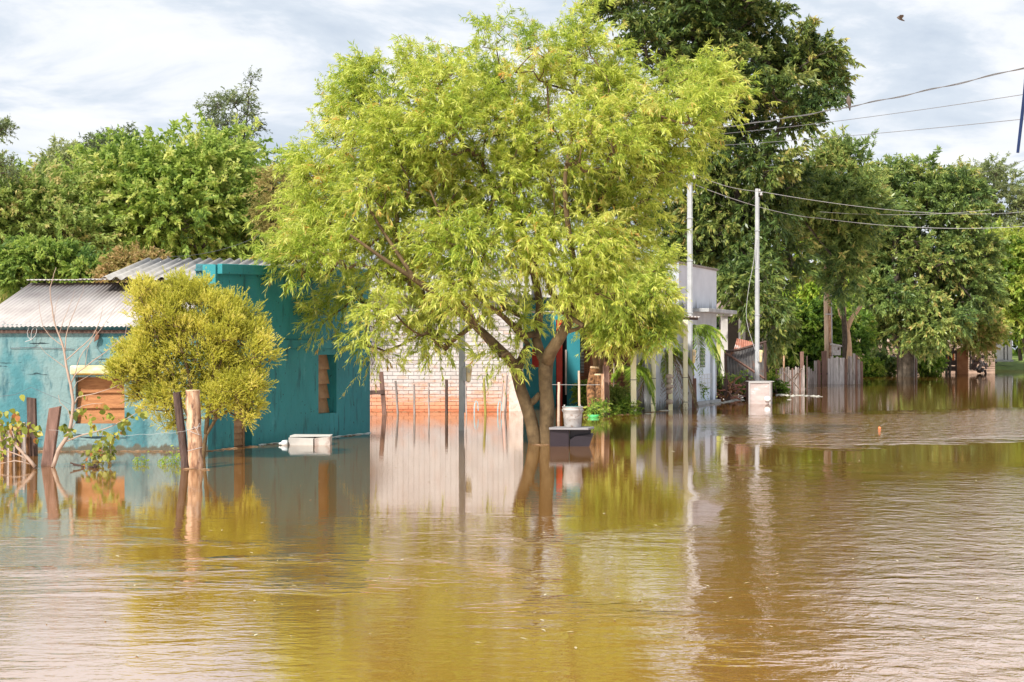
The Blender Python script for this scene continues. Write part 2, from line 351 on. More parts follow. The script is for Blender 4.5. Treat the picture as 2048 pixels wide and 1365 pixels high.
    h = M('ADD', h, M('MULTIPLY', noise(3.2, (.45, 1, 1), 2, .3), 1.2))
    hr = M('ADD', M('MULTIPLY', noise(6.2, (.8, .8, 1), 4, .2, .4, .6), 1.9), M('MULTIPLY', noise(1.7, (.8, .7, 1), 2, -.3, .3), 2.2))
    hb = M('MULTIPLY', noise(1.9, (2.4, 1, 1), 4, .15, .4, .6), M('MULTIPLY', rband, 4.2))
    hh = M('ADD', M('ADD', M('MULTIPLY', h, amp), M('MULTIPLY', hr, M('MULTIPLY', breeze, .38))), hb)
    b = N.new('ShaderNodeBump'); b.inputs['Strength'].default_value = 1; b.inputs['Distance'].default_value = 0.021
    lk(nt, hh, b.inputs['Height'])
    pr.inputs['Specular IOR Level'].default_value = 0; pr.inputs['Roughness'].default_value = 1
    fr = N.new('ShaderNodeFresnel'); fr.inputs[0].default_value = 1.333; lk(nt, b.outputs[0], fr.inputs['Normal'])
    gl = N.new('ShaderNodeBsdfGlossy'); gl.inputs['Roughness'].default_value = 0.03; lk(nt, b.outputs[0], gl.inputs['Normal'])
    mx = N.new('ShaderNodeMixShader'); lk(nt, M('POWER', fr.outputs[0], 0.22), mx.inputs[0]); lk(nt, pr.outputs[0], mx.inputs[1]); lk(nt, gl.outputs[0], mx.inputs[2])
    lk(nt, mx.outputs[0], N['Material Output'].inputs[0])
    return m
WATERM = water_mat()
MB().grid(lambda u, v: (-320+640*u, -40+250*v, 0), 8, 8).build('water', WATERM, kind='structure')

# ------------------------------------------------------------------ buildings
def corrugated(name, m, parent, x0, x1, yl, zl, yh, zh, pitch, amp, w, rows=1, lap=.12, overhang=None, jit=.006, label=None):
    """sheets of corrugated roofing: x across, from the low edge (yl, zl) up to (yh, zh); yl may be a function of x"""
    k = max(1, round((x1-x0)/w)); w = (x1-x0)/k
    for i in range(k):
        for r in range(rows):
            a, b = r/rows, (r+1)/rows
            dz = random.uniform(-jit, jit)+.003*(i % 2)+.007*(r > 0); dy = random.uniform(-.02, .02)
            X0, X1 = x0+i*w, x0+(i+1)*w+pitch*.35
            def fn(u, v):
                x = X0+(X1-X0)*u
                ylx = yl(x) if callable(yl) else yl
                zlx = zl+(zh-zl)*(ylx-yl0)/(yh-yl0)
                t = a+(b-a)*v
                if r == 0 and v == 0: t -= .0
                if v == 1 and r < rows-1: t += lap/(yh-yl0)
                y = ylx+(yh-ylx)*t+dy*(1 if not callable(yl) else 0); z = zlx+(zh-zlx)*t
                return (x, y, z+dz+amp*math.sin(2*math.pi*x/pitch))
            yl0 = yl if not callable(yl) else corr_base[0]
            nu = max(6, int((X1-X0)/pitch*6))
            MB().grid(fn, nu, 1, thick=.006).build(name, m, parent, smooth=True, label=label)
corr_base = [0]
def boardset(fr, parent, t0, t1, n, z0, z1, k, m, tilt=.03, th=.022, name='shutter_board'):
    """overlapping louvre boards closing an opening, each its own part"""
    for i in range(k):
        a, b = z0+(z1-z0)*i/k, z0+(z1-z0)*(i+1)/k
        mb = MB(); d = random.uniform(-.004, .004)
        P = lambda t, nn, z: fr.p(t, nn, z)
        mb.hexa([P(t0, n+tilt, a+d), P(t1, n+tilt, a-d), P(t1, n+tilt-th, a-d), P(t0, n+tilt-th, a+d), P(t0, n, b+.012), P(t1, n, b+.012), P(t1, n-th, b+.012), P(t0, n-th, b+.012)])
        mb.build(name, m, parent)
def rough_edge(fr, mb, t0, t1, z0, z1, n=.004): pass

# --- turquoise house: long street front with a zinc roof, and the chamfered corner with its parapet
D0 = DW(901.5)
A = frpx(-60, D0, 416, D0)
B = frpx(416, D0, 740, DW(866.4))
house = thing('turquoise_house', 'turquoise flooded house with chamfered corner, brown shutters and zinc roof', 'house', (A.o.x, A.o.y, 0))
def walled(fr, parent, t0, t1, z0, z1, opens, th, m, name='wall', z1b=None):
    """wall of blocks round its openings: opens = (ta, tb, za, zb)"""
    mb = MB(); t = t0
    def zt(tt): return z1 if z1b is None else z1+(z1b-z1)*(tt-t0)/(t1-t0)
    for (a, b, za, zb) in sorted(opens):
        fr.box(mb, t, a, 0, -th, z0, zt(t), zt(a))
        fr.box(mb, a, b, 0, -th, z0, za); fr.box(mb, a, b, 0, -th, zb, zt(a), zt(b))
        t = b
    fr.box(mb, t, t1, 0, -th, z0, zt(t), zt(t1))
    return mb.build(name, m, parent)
wa = (A.t(151), A.t(249), A.z(200, 848), A.z(200, 755))
fw = walled(A, house, 0, A.len, -.9, 2.28, [wa], .25, TEALF)
win = MB(); A.box(win, wa[0], wa[1], -.20, -.23, wa[2], wa[3]); win = win.build('window', DARK, house)
boardset(A, win, wa[0]+.004, wa[1]-.004, -.15, wa[2], wa[3], 3, WOODB, .045)
hood = MB()
A.box(hood, A.t(143), A.t(246), .13, .002, A.z(200, 750), A.z(200, 731))
hood.build('window_hood', mat('stained_hood', [(0.3, (0.42, 0.36, 0.16)), (0.5, (0.50, 0.47, 0.26)), (0.7, (0.42, 0.56, 0.50))], scale=5, stretch=(1, 1, 2), rough=.8, bump=.3, layers=[((.40, .24, .04), 3, (1, 1, 1), .5, .7, 1.46, .10)]), house, bevel=.035)
MB().tube([A.p(A.t(x), .05, A.z(x, y)) for x, y in ((194, 660), (196, 668), (197, 676))], [.022, .035, .03], 6).build('dangling_plate', flat('rusty_brown', (.12, .055, .03)), house)
ob = MB(); ob.hexa([A.p(A.t(190), .09, A.z(194, 684)), A.p(A.t(199), .09, A.z(194, 679)), A.p(A.t(199), .05, A.z(194, 679)), A.p(A.t(190), .05, A.z(194, 684)), A.p(A.t(194), .09, A.z(194, 672)), A.p(A.t(201), .09, A.z(194, 670)), A.p(A.t(201), .05, A.z(194, 670)), A.p(A.t(194), .05, A.z(194, 672))])
ob.build('dangling_plate', flat('rusty_plate', (.14, .06, .035)), house)
lw = MB()
for pth in ([(62, 655), (58, 665), (60, 675), (66, 680)], [(66, 680), (74, 672), (77, 660), (74, 654), (68, 660), (66, 668), (66, 680)], [(66, 680), (60, 682), (54, 684)]):
    lw.tube([q for q, _ in spline([A.p(A.t(x), .10, A.z(x, y)) for x, y in pth], .05)], .006, 4)
lw.build('looped_cable', WIREL, house)
dw = MB()
dw.tube([q for q, _ in spline([A.p(A.t(x), .02, A.z(x, y)) for x, y in ((197, 684), (194, 695), (205, 712), (190, 730))], .05)], .004, 4)
dw.tube([q for q, _ in spline([A.p(A.t(x), .02, A.z(x, y)) for x, y in ((22, 697), (60, 696), (100, 697), (150, 699))], .05)], .006, 4)  # this second strand stands in for a horizontal wall crack
dw.build('cable_and_crack', WIREM, house)
# main zinc roof: two rows of sheets up to a ridge that a third row laps over
xl, xr = A.o.x, W(400, 0, 28.8).x
ezl = EYE+(HY-653)/F*(D0-.12)
corrugated('roof_sheet', ROOFZ, house, xl, xr, D0-.12, ezl, 30.6, EYE+(HY-566)/F*30.6, .082, .012, .92, rows=1)
corrugated('roof_sheet', ROOFZ, house, xl, W(372, 0, 30.5).x, 30.3, EYE+(HY-563)/F*30.3+.035, 31.9, EYE+(HY-559.5)/F*31.9, .082, .010, .92, rows=1)
nl = MB()
for row, off in ((30.0, 0), (29.0, .3), (27.25, .1)):
    tt = (row-(D0-.12))/(30.6-(D0-.12)); z = ezl+(EYE+(HY-566)/F*30.6-ezl)*tt
    x = xl+off
    while x < xr-.2:
        nl.lathe((x, row, z+.02), [(.018, 0), (.018, .008), (.0, .014)], 6); x += .47
nl.build('roof_nails', METAL, house, kind='stuff')
MB().hexa([(W(292, 0, 30.4).x, 30.4, 3.20), (W(392, 0, 30.4).x, 30.4, 3.21), (W(396, 0, 31.5).x, 31.5, 3.45), (W(320, 0, 31.5).x, 31.5, 3.40), (W(292, 0, 30.4).x, 30.4, 3.215), (W(392, 0, 30.4).x, 30.4, 3.225), (W(396, 0, 31.5).x, 31.5, 3.465), (W(320, 0, 31.5).x, 31.5, 3.415)]).build('roof_sheet', RUST, house, label='rusty red roof sheet')
# eave purlin in the shade under the sheets
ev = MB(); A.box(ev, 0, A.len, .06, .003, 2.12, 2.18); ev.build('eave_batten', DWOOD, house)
# chamfer
tb0 = B.t(431); ztopL, ztopR = EYE+(HY-530)/F*27.45, EYE+(HY-541)/F*32.7
zmid = B.z(560, 697)
do = (B.t(468), B.t(504), -.9, B.z(485, 712)); wo = (B.t(637), B.t(673), B.z(655, 827), B.z(655, 710))
walled(B, house, 0, B.len, -.9, zmid, [do, wo], .28, TEALD)
mb = MB(); B.box(mb, tb0, B.len, .0, -.28, zmid+.002, ztopL, ztopR); mb.build('parapet', TEALD, house)
mb = MB(); B.box(mb, B.t(505), B.len-.01, .045, .001, zmid, zmid+.165); mb.build('cornice', TEALD, house, bevel=.006)
mb = MB(); B.box(mb, tb0+.05, B.len-.01, .11, .001, ztopL-.17, ztopL+.015, ztopR+.015, ztopR-.17); mb.build('parapet_band', TEALD, house, bevel=.01)
mb = MB(); x0, x1 = W(391, 0, 27.75).x, W(429, 0, 27.75).x
mb.box(x0, x1, 27.75, 28.5, 2.0, EYE+(HY-528)/F*27.75); mb.build('parapet_pillar', TEALF, house, bevel=.02)
mb = MB(); mb.box(x0-.01, x1+.01, 27.70, 28.5, EYE+(HY-543)/F*27.75, EYE+(HY-538)/F*27.75); mb.build('pillar_lip', TEALF, house, bevel=.01)
wn = MB(); B.box(wn, wo[0], wo[1], -.255, -.275, wo[2], wo[3]); wn = wn.build('window', DARK, house, label='narrow louvred window')
boardset(B, wn, wo[0]+.004, wo[1]-.004, -.235, wo[2], wo[3], 4, SHUT, .07)
dr = MB(); B.box(dr, do[0], do[1], -.25, -.275, do[2], do[3]); dr = dr.build('door', DARK, house, label='brown louvred door half under water')
boardset(B, dr, do[0]+.06, do[1]-.06, -.20, -.1, do[3]-.05, 15, SHUT, .03, name='door_slat')
for a, b in ((do[0]+.003, do[0]+.06), (do[1]-.06, do[1]-.003)):
    m_ = MB(); B.box(m_, a, b, -.16, -.22, -.3, do[3]-.003); m_.build('door_stile', SHUT, dr)
# hidden back walls close the volume
bk = MB()
e1 = B.p(B.len, 0, 0); back = [(e1.x-.35, e1.y+.25), (-4.6, 39), (xl-.5, 39), (xl-.5, A.o.y+.25)]
for (p, q) in zip(back, back[1:]):
    d = Vector((q[0]-p[0], q[1]-p[1], 0)).normalized(); n = Vector((d.y, -d.x, 0))*.2
    bk.hexa([(p[0], p[1], -.9), (q[0], q[1], -.9), (q[0]+n.x, q[1]+n.y, -.9), (p[0]+n.x, p[1]+n.y, -.9), (p[0], p[1], 2.2), (q[0], q[1], 2.2), (q[0]+n.x, q[1]+n.y, 2.2), (p[0]+n.x, p[1]+n.y, 2.2)])
bk.build('back_wall', TEALD, house)
# higher fibre-cement roof behind the parapet
def facade_y(x):
    t = (x-B.o.x)/B.u.x
    return max(29.6, B.o.y+B.u.y*t+.42)
corr_base[0] = 29.6
corrugated('roof_tile_sheet', ROOFF, house, W(286, 0, 33.2).x, W(738, 0, 33.2).x, facade_y, EYE+(HY-557)/F*29.6, 33.2, EYE+(HY-519)/F*33.2, .225, .036, 1.1, rows=1, jit=.01)
# pale tube added for the bright wet edge where water meets wall
fm = MB(); pts = [B.p(t, .03+.012*math.sin(t*9), .006) for t in np.linspace(B.t(514), B.len, 40)]
fm.tube(pts, [.010+.006*math.sin(i*1.7) for i in range(40)], 4); tag(fm.build('wet_edge_line', flat('pale_wet_edge', (.6, .66, .66), .6, bump=0), loc=B.p(2, 0, 0)), 'thin pale strip added for the bright wet edge along the foot of the turquoise corner wall', 'foam')

# --- whitewashed brick house behind the stick fence
DC = DW(822)
C = frpx(680, DC, 1046, DC)
bh = thing('brick_house', 'long low whitewashed brick house with bricks turning orange near the water', 'house', (C.o.x, C.o.y, 0))
mb = MB(); C.box(mb, 0, C.len, -.012, -.16, -.9, 3.45); mb.build('wall', MORTW, bh)
bw, bhh, jt = .300, .098, .013
mb = MB().box(0, bw, -.012, .05, 0, bhh); brick_me = mb.mesh('brick', BRICKW)
variants = [brick_me]
for q in range(4):
    mbv = MB(); j = lambda: random.uniform(-.004, .004)
    mbv.hexa([(j(), j()-.012, j()), (bw+j(), j()-.012, j()), (bw, .05, 0), (0, .05, 0), (j(), j()-.012, bhh+j()), (bw+j(), j()-.012, bhh+j()), (bw, .05, bhh), (0, .05, bhh)])
    variants.append(mbv.mesh('brick', BRICKW))
upper = MB(); nb = 0
rows = int(3.5/(bhh+jt))
for r in range(rows):
    z = -.06+r*(bhh+jt); t = -(bw+jt)*(.5 if r % 2 else 0)
    while t < C.len:
        t0 = t; t += bw+jt
        if t0 < 0 or t0+bw > C.len: continue
        p = C.p(t0, 0, z)
        px = 1024+p.x/p.y*F
        if z < 1.98 and px > 715 and nb < 298:
            o = bpy.data.objects.new('brick', random.choice(variants)); COL.objects.link(o); o.parent = bh
            o.location = p-bh.location+Vector((0, random.uniform(-.004, .003), 0)); nb += 1
        else: upper.box(p.x, p.x+bw, p.y-.012, p.y+.02, p.z, p.z+bhh)
upper.build('brick_courses', BRICKW, bh, kind='stuff')
corrugated('roof_sheet', ROOFF, bh, C.o.x-.2, W(1052, 0, DC).x+.1, DC-.35, 3.42, 49.2, 4.75, .177, .024, 1.1, rows=1)
pk = MB(); C.box(pk, C.t(1004), C.t(1013), .05, .003, -.4, C.z(1008, 748)); pk.build('pink_pilaster', flat('pinkish_render', (.60, .38, .32), .9), bh)
pk = MB(); C.box(pk, C.t(1018), C.t(1046), .06, .003, -.4, C.z(1030, 745)); pk.build('patched_render', mat('rough_render', [(0.3, (.42, .30, .24)), (.7, (.70, .62, .56))], scale=6, rough=.95, bump=1, bscale=12, bdist=.03), bh)

# --- small teal house with the red door, and its perforated brick neighbour
DT = DW(812)
T_ = frpx(1040, DT, 1160, DT)
th = thing('teal_cottage', 'small teal house with open dark doorway and red door frame behind the willow trunks', 'house', (T_.o.x, T_.o.y, 0))
td = (T_.t(1112), T_.t(1134), -.9, T_.z(1120, 640)); tw = (T_.t(1064), T_.t(1083), T_.z(1070, 735), T_.z(1070, 698))
walled(T_, th, 0, T_.len, -.9, EYE+(HY-603)/F*DT, [td, tw], .2, mat('teal_paint_dull', [(0.3, (0.018, 0.17, 0.205)), (0.7, (0.03, 0.23, 0.27))], scale=1.5, rough=.7, bump=.3))
mb = MB(); T_.box(mb, td[0], td[1], -.17, -.19, td[2], td[3]); dp = mb.build('doorway', DARK, th)
mb = MB(); T_.box(mb, T_.t(1113), T_.t(1124.5), .03, -.05, -.5, td[3]); mb.build('door', RED, th, label='red door leaf standing ajar')
mb = MB(); T_.box(mb, T_.t(1130), T_.t(1133.5), .06, .01, T_.z(1130, 790), T_.z(1130, 700)); mb.build('drain_pipe', flat('pale_pipe', (.45, .36, .32)), th)
mb = MB(); T_.box(mb, tw[0], tw[1], -.13, -.15, tw[2], tw[3]); wv = mb.build('window', DARK, th)
boardset(T_, wv, tw[0], tw[1], -.08, tw[2], tw[3], 5, RED, .03, name='window_slat')
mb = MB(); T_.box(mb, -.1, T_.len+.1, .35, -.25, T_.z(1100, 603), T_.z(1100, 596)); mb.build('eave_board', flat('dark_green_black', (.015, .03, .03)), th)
corrugated('roof_sheet', ROOFF, th, T_.o.x-.1, W(1165, 0, DT).x, DT-.3, 3.45, 52, 4.5, .177, .024, 1.1)

DL = 49.5
Lf = frpx(1160, DL, 1270, DL)
lh = thing('lattice_brick_house', 'brown brick house with perforated block screen and white slats beside the tree stumps', 'house', (Lf.o.x, Lf.o.y, 0))
mb = MB(); Lf.box(mb, 0, Lf.len, -.02, -.2, -.9, 3.2); mb.build('wall', MORTB, lh)
for i in range(10):
    z0 = Lf.z(1164, 752-i*6.1); mb = MB()
    Lf.box(mb, Lf.t(1161.5), Lf.t(1168), .03, -.015, z0, z0+.072); mb.build('slat', CREAM, lh)
sc = MB(); sx0, sx1 = Lf.t(1169), Lf.t(1181.5); sz0, sz1 = Lf.z(1175, 766), Lf.z(1175, 688)
nc, nr = 4, 22
cw, chh = (sx1-sx0)/nc, (sz1-sz0)/nr
for i in range(nc+1): Lf.box(sc, sx0+i*cw-.012, sx0+i*cw+.012, .05, -.018, sz0, sz1)
for i in range(nr+1): Lf.box(sc, sx0, sx1, .045, -.017, sz0+i*chh-.014, sz0+i*chh+.014)
for i in range(6): Lf.box(sc, Lf.t(1161)+i*.045, Lf.t(1161)+i*.045+.02, .05, -.018, sz0, sz0+.30)
for i in range(4): Lf.box(sc, Lf.t(1161), sx0, .045, -.017, sz0+i*.09, sz0+i*.09+.03)
sc.build('perforated_screen', TERRA, lh)
mb = MB(); Lf.box(mb, Lf.t(1181.8), Lf.t(1187), .06, -.018, sz0, sz1+.2); mb.build('screen_jamb', TERRA, lh)
mb = MB(); Lf.box(mb, Lf.t(1160.5), Lf.t(1190), .10, -.018, Lf.z(1170, 775), Lf.z(1170, 767.5)); mb.build('sill', flat('pinkish_sill', (.62, .36, .28), .9), lh)
bb = MB().box(0, .24, -.05, .05, 0, .10).mesh('brick', BRICKB)
for r in range(24):
    z = -.1+r*.118; t = Lf.t(1189)-(.13 if r % 2 else 0)
    while t < Lf.len-.24:
        if t > Lf.t(1188.5) and not (Lf.t(1240) < t and r > 14):
            o = bpy.data.objects.new('brick', bb); COL.objects.link(o); o.parent = lh
            o.location = Lf.p(t, -.01, z)-lh.location+Vector((random.uniform(-.015, .015), random.uniform(-.035, .015), 0))
        t += .262
corrugated('roof_sheet', ROOFF, lh, W(1150, 0, DL).x, W(1345, 0, 50).x, 46.8, 3.05, 52.5, 4.65, .20, .035, 1.1)

# --- grey-blue wall and white parapet house with its canopy
E = frpx(1338, 46.3, 1433, 51.6)
wh = thing('white_parapet_house', 'tall white house with mildew-streaked parapet, concrete canopy and pale blue door', 'house', (E.o.x, E.o.y, 0))
te0 = E.t(1345)
zt0 = E.z(1346, 526); zt1 = E.z(1432, 542); zb0 = E.z(1346, 618)
mb = MB(); E.box(mb, te0, E.len, 0, -.25, 3.13, zt0, zt1); mb.build('parapet', WHITEP, wh)
mb = MB(); s_ = E.p(te0, 0, 0)
q = Vector((W(1329, 0, 48.9).x, 48.9, 0))
for (a, b) in ((s_-Vector((.003, 0, 0)), q),):
    d = (b-a).normalized(); n = Vector((d.y, -d.x, 0))*-.2
    mb.hexa([(a.x, a.y, 3.13), (b.x, b.y, 3.13), (b.x-n.x, b.y-n.y, 3.13), (a.x-n.x, a.y-n.y, 3.13), (a.x, a.y, zt0), (b.x, b.y, zt0+.1), (b.x-n.x, b.y-n.y, zt0+.1), (a.x-n.x, a.y-n.y, zt0)])
mb.build('side_wall', GREYBL, wh)  # shadowed side given grey-blue in place of the parapet's white
mb = MB(); E.box(mb, te0-.06, E.len+.06, .05, -.30, zt0+.002, zt0+.07, zt1+.07, zt1+.002); mb.build('coping', mat('mouldy_coping', [(0.3, (.16, .13, .11)), (0.7, (.34, .29, .26))], scale=7, rough=.95, bump=.8), wh, bevel=.01)
zl = E.z(1433, 700)
E2 = Fr((E.p(E.t(1383), 0, 0).x, E.p(E.t(1383), 0, 0).y), (E.p(E.len, 0, 0).x, E.p(E.len, 0, 0).y))
dn = (E.t(1392), E.t(1424), -.9, E.z(1408, 690))
walled(E, wh, te0-2.2, E.len, -.9, 3.12, [dn], .22, GREYBL, name='lower_wall')
mb = MB(); E.box(mb, dn[0]+.003, dn[1]-.003, -.06, -.12, -.6, dn[3]-.003); dd = mb.build('door', DOORW, wh)
mb = MB(); E.box(mb, E.t(1403), E.t(1413), -.045, -.062, E.z(1408, 735), E.z(1408, 697)); pane = mb.build('door_grille', flat('dark_pane', (.05, .06, .07), .2, bump=0), dd)
gr = MB()
for i in range(5):
    zz = E.z(1408, 733)+i*.13; E.box(gr, E.t(1403), E.t(1413), -.035, -.046, zz, zz+.03)
gr.build('grille_bars', CREAM, dd)
mb = MB(); E.box(mb, E.t(1384), E.t(1391), .03, -.05, -.6, dn[3]); mb.build('door_frame', DOORW, wh)
mb = MB(); E.box(mb, E.t(1425), E.t(1428.5), .03, .002, -.6, dn[3]); mb.build('door_frame', DOORW, wh)
mb = MB(); E.box(mb, E.t(1385), E.len+.7, .55, -.2, E.z(1430, 631)+.05, E.z(1430, 624)+.05); mb.build('canopy_slab', CONC, wh, bevel=.01)
mb = MB(); E.box(mb, E.t(1388), E.len+.05, .14, .002, -.5, .10); mb.build('doorstep', CONC, wh)
gl = MB()
for i in range(9): E.box(gl, E.t(1385)+i*.19, E.t(1385)+i*.19+.012, .25, .238, .55, 1.0)
for i in range(4): E.box(gl, E.t(1385), E.t(1385)+1.53, .255, .244, .55+i*.147, .562+i*.147)
gl.build('window_grate', CREAM, wh)
mb = MB(); e2 = E.p(E.len, 0, 0)
mb.box(e2.x-.22, e2.x-.002, e2.y+.25, e2.y+3, -.9, zt1); mb.box(e2.x-3.5, e2.x-.25, e2.y+2.8, e2.y+3, -.9, zt1); mb.build('back_wall', GREYBL, wh)
gw = frpx(1262, 46.5, 1342, 46.5)
mb = MB(); gw.box(mb, 0, gw.len, 0, -.15, -.9, gw.z(1280, 715)); tag(mb.build('grey_yard_wall', GREYBL, loc=gw.o, bevel=.01), 'low grey blue rendered yard wall behind the white posts and palm', 'wall')

# porch awning on four yellowed posts
aw = thing('porch_awning', 'low corrugated porch awning with dark rusty front edge beside the concrete pole', 'awning', (W(1300, 0, 44).x, 44, 2.8))
af = frpx(1235, 42.5, 1384, 45.3)
for i in range(5):
    t0, t1 = af.len*i/5, af.len*(i+1)/5+.03
    za, zb = 2.79+.05*(1-i/5), 2.79+.05*(1-(i+1)/5)
    MB().grid(lambda u, v: af.p(t0+(t1-t0)*u, .3-4.2*v, za+(zb-za)*u+.12*v+.022*math.sin((t0+(t1-t0)*u)*36)), 36, 1, thick=.008).build('roof_sheet', ROOFZ, aw, smooth=True)
mb = MB(); af.box(mb, 0, af.len, .22, .14, 2.70, 2.77); mb.build('front_beam', flat('dark_rust_beam', (.05, .025, .018)), aw)
labs = ['leftmost yellowed white porch post, thickest and nearest, standing in the water below the willow', 'second yellowed white porch post from the left, greenish and bare', 'white porch post wrapped with cloth and twine next to the dead palm fronds', 'pale yellow porch post just left of the tall concrete pole with a brown meter box']
for (px, by, ty, w_), lb in zip(((1267, 828, 645, .15), (1307, 822, 640, .13), (1341, 815, 640, .125), (1370.5, 808, 634, .14)), labs):
    D = min(DW(by), 44.9+(px-1341)*.03 if px > 1330 else 99); p = W(px, by, D); mb = MB()
    mb.box(p.x-w_/2, p.x+w_/2, D-w_/2, D+w_/2, -.9, min(2.72, EYE+(HY-ty)/F*D))
    po = thing('porch_post', lb, 'post', (p.x, D, 0), 'yellowed posts under the porch awning')
    mb.build('shaft', YELP, po, bevel=.012)
    bd = MB(); 
    for zz in (.95, .2): bd.box(p.x-w_/2-.006, p.x+w_/2+.006, D-w_/2-.006, D+w_/2+.006, zz, zz+.018)
    bd.build('wire_band', WIREM, po)
    if px == 1341:
        mb = MB()
        for zz, rr in ((1.0, .12), (.86, .09), (.70, .13), (.55, .10), (.25, .11)):
            mb.lathe((p.x-.03, D-.02, zz), [(.05, -.07), (rr, -.02), (rr*.95, .04), (.05, .08)], 9)
        mb.build('cloth_wrap', flat('dirty_cloth', (.42, .34, .28), .95, bump=.8), po)

# --- ruined house with white columns
DR = 61
ru = thing('white_column_ruin', 'white painted house with open columned porch and mesh gable behind the scrap iron shed', 'house', (W(1480, 0, DR).x, DR, 0))
def pbox(mb, px0, px1, py0, py1, D, dep=.3): mb.box(W(px0, 0, D).x, W(px1, 0, D).x, D, D+dep, EYE+(HY-py1)/F*D, EYE+(HY-py0)/F*D); return mb
for a, b in ((1443, 1456), (1479, 1491), (1514, 1526)): pbox(MB(), a, b, 633, 850, DR).build('column', CREAM, ru, bevel=.02)
pbox(MB(), 1436, 1530, 620, 632.8, DR-.05, .4).build('beam', CREAM, ru, bevel=.02)
pbox(MB(), 1430, 1442, 660, 850, DR+.5).build('side_wall', flat('yellow_green_wall', (.42, .42, .14), .9), ru)
pbox(MB(), 1434, 1442, 722, 765, DR+.3, .15).build('doorway_shade_panel', DARK, ru)  # dark slab painted as the shade of an opening
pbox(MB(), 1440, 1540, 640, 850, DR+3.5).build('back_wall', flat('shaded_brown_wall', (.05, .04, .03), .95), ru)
gb = MB()
zb = EYE+(HY-619.5)/F*DR
for r in range(8):
    for c_ in range(6-r//2):
        x0 = W(1452+r*2.2, 0, DR).x+c_*.21+(r % 2)*.02
        if x0 < W(1500, 0, DR).x-.2: MB().box(x0, x0+.19, DR+.02, DR+.2, zb+r*.105, zb+r*.105+.09).build('brick', BRICKB if r > 5 else TERRA, ru)
gm = MB()
for i in range(9): x0 = W(1452, 0, DR).x+i*.12; gm.box(x0, x0+.02, DR-.03, DR-.01, zb, zb+.8)
for i in range(8): gm.box(W(1452, 0, DR).x, W(1500, 0, DR).x, DR-.035, DR-.012, zb+i*.11, zb+i*.11+.02)
gm.build('gable_mesh', CREAM, ru)
rr_ = MB()
rr_.hexa([(W(1438, 0, DR).x, DR-.3, zb-.02), (W(1450, 0, DR).x, DR-.3, zb-.02), (W(1450, 0, DR).x, DR+3, zb-.02), (W(1438, 0, DR).x, DR+3, zb-.02), (W(1478, 0, DR).x, DR-.3, zb+.98), (W(1486, 0, DR).x, DR-.3, zb+.98), (W(1486, 0, DR).x, DR+3, zb+.98), (W(1478, 0, DR).x, DR+3, zb+.98)])
rr_.build('barge_board', flat('pinkish_board', (.30, .22, .20)), ru)

# --- scrap iron shed
DS = 56.5
sh = thing('scrap_iron_shed', 'small shed patched from bent corrugated iron with a rusty sheet on top', 'shed', (W(1490, 0, DS).x, DS, 0))
def quadsheet(c, nw, amp, parent, name, m, diag=0, **k):
    c = [Vector(q) for q in c]
    def fn(u, v):
        p = (c[0]*(1-u)+c[1]*u)*(1-v)+(c[3]*(1-u)+c[2]*u)*v
        return p+Vector((0, -1, .2))*(amp*math.sin(2*math.pi*nw*(u+diag*v)))
    return MB().grid(fn, nw*6, 6, thick=None).build(name, m, parent, smooth=True, **k)
quadsheet([W(1450, 790, DS), W(1532, 785, DS+.4), W(1524, 688, DS+.3), W(1450, 706, DS)], 13, .022, sh, 'iron_sheet', GALV, diag=.5)
quadsheet([W(1466, 706, DS+.8), W(1512, 700, DS+.8), W(1504, 684, DS+1.2), W(1474, 677, DS+1.2)], 8, .02, sh, 'iron_sheet', RUST, label='rusty orange sheet on top')
quadsheet([W(1531, 790, DS+.4), W(1532, 790, DS+3), W(1534, 690, DS+3), W(1528, 687, DS+.4)], 8, .02, sh, 'iron_sheet', GALV)
MB().tube([W(1450, 705, DS-.08), W(1490, 732, DS-.08), W(1528, 757, DS-.05)], .045, 4).build('diagonal_brace', BWOOD, sh)
MB().tube([W(1449, 704, DS-.08), W(1478, 700, DS-.08), W(1532, 684, DS+.2)], .05, 4).build('top_rail', DWOOD, sh)
for x in (1451, 1530): MB().tube([W(x, 700 if x < 1500 else 686, DS-.02), W(x+1, 800, DS-.02)], .055, 4).build('corner_post', DWOOD, sh)

# ------------------------------------------------------------------ posts, poles, fences
def post(name, label, m, px0, py0, px1, by, w, D=None, n=8, group=None, cat='post', top_cut=None, mod=None):
    """a rough pole from (px0, py0) at the top to (px1, by) at the water"""
    D = D or DW(by); a = W(px1, by, D); b = W(px0, py0, D); a.z = 0
    dn = (b-a).normalized(); k = []
    L = (b-a).length; ns = max(3, int(L/.15))
    for i in range(-3, ns+1):
        p = a+dn*(L*i/ns); k.append(p+Vector((random.uniform(-1, 1), random.uniform(-1, 1), 0))*w*.04)
    rr = [w/2*(1.04-.08*i/len(k))*random.uniform(.96, 1.04) for i in range(len(k))]
    o = MB().tube(k, rr, n).build(name, m, loc=a, smooth=False, bevel=.004)
    tag(o, label, cat, group); return o
def plank(name, label, m, px0, py0, px1, by, w, th=.06, D=None, group=None, slope=0.0, cat='post', parent=None, plabel=None):
    D = D or DW(by); a = W(px1, by, D); b = W(px0, py0, D); a.z = 0
    d = (b-a); s = Vector((w/2, 0, 0)); t = Vector((0, th/2, 0)); a0 = a-d.normalized()*.7
    j = lambda: Vector((random.uniform(-.006, .006), 0, 0))
    mb = MB().hexa([a0-s-t+j(), a0+s-t+j(), a0+s+t, a0-s+t, b-s-t+j(), b+s-t+j()+Vector((0, 0, slope)), b+s+t+Vector((0, 0, slope)), b-s+t])
    if parent is not None: return mb.build(name, m, parent, label=plabel)
    o = mb.build(name, m, loc=a, bevel=.006); tag(o, label, cat, group); return o
G1 = 'old wooden fence posts in the left foreground'
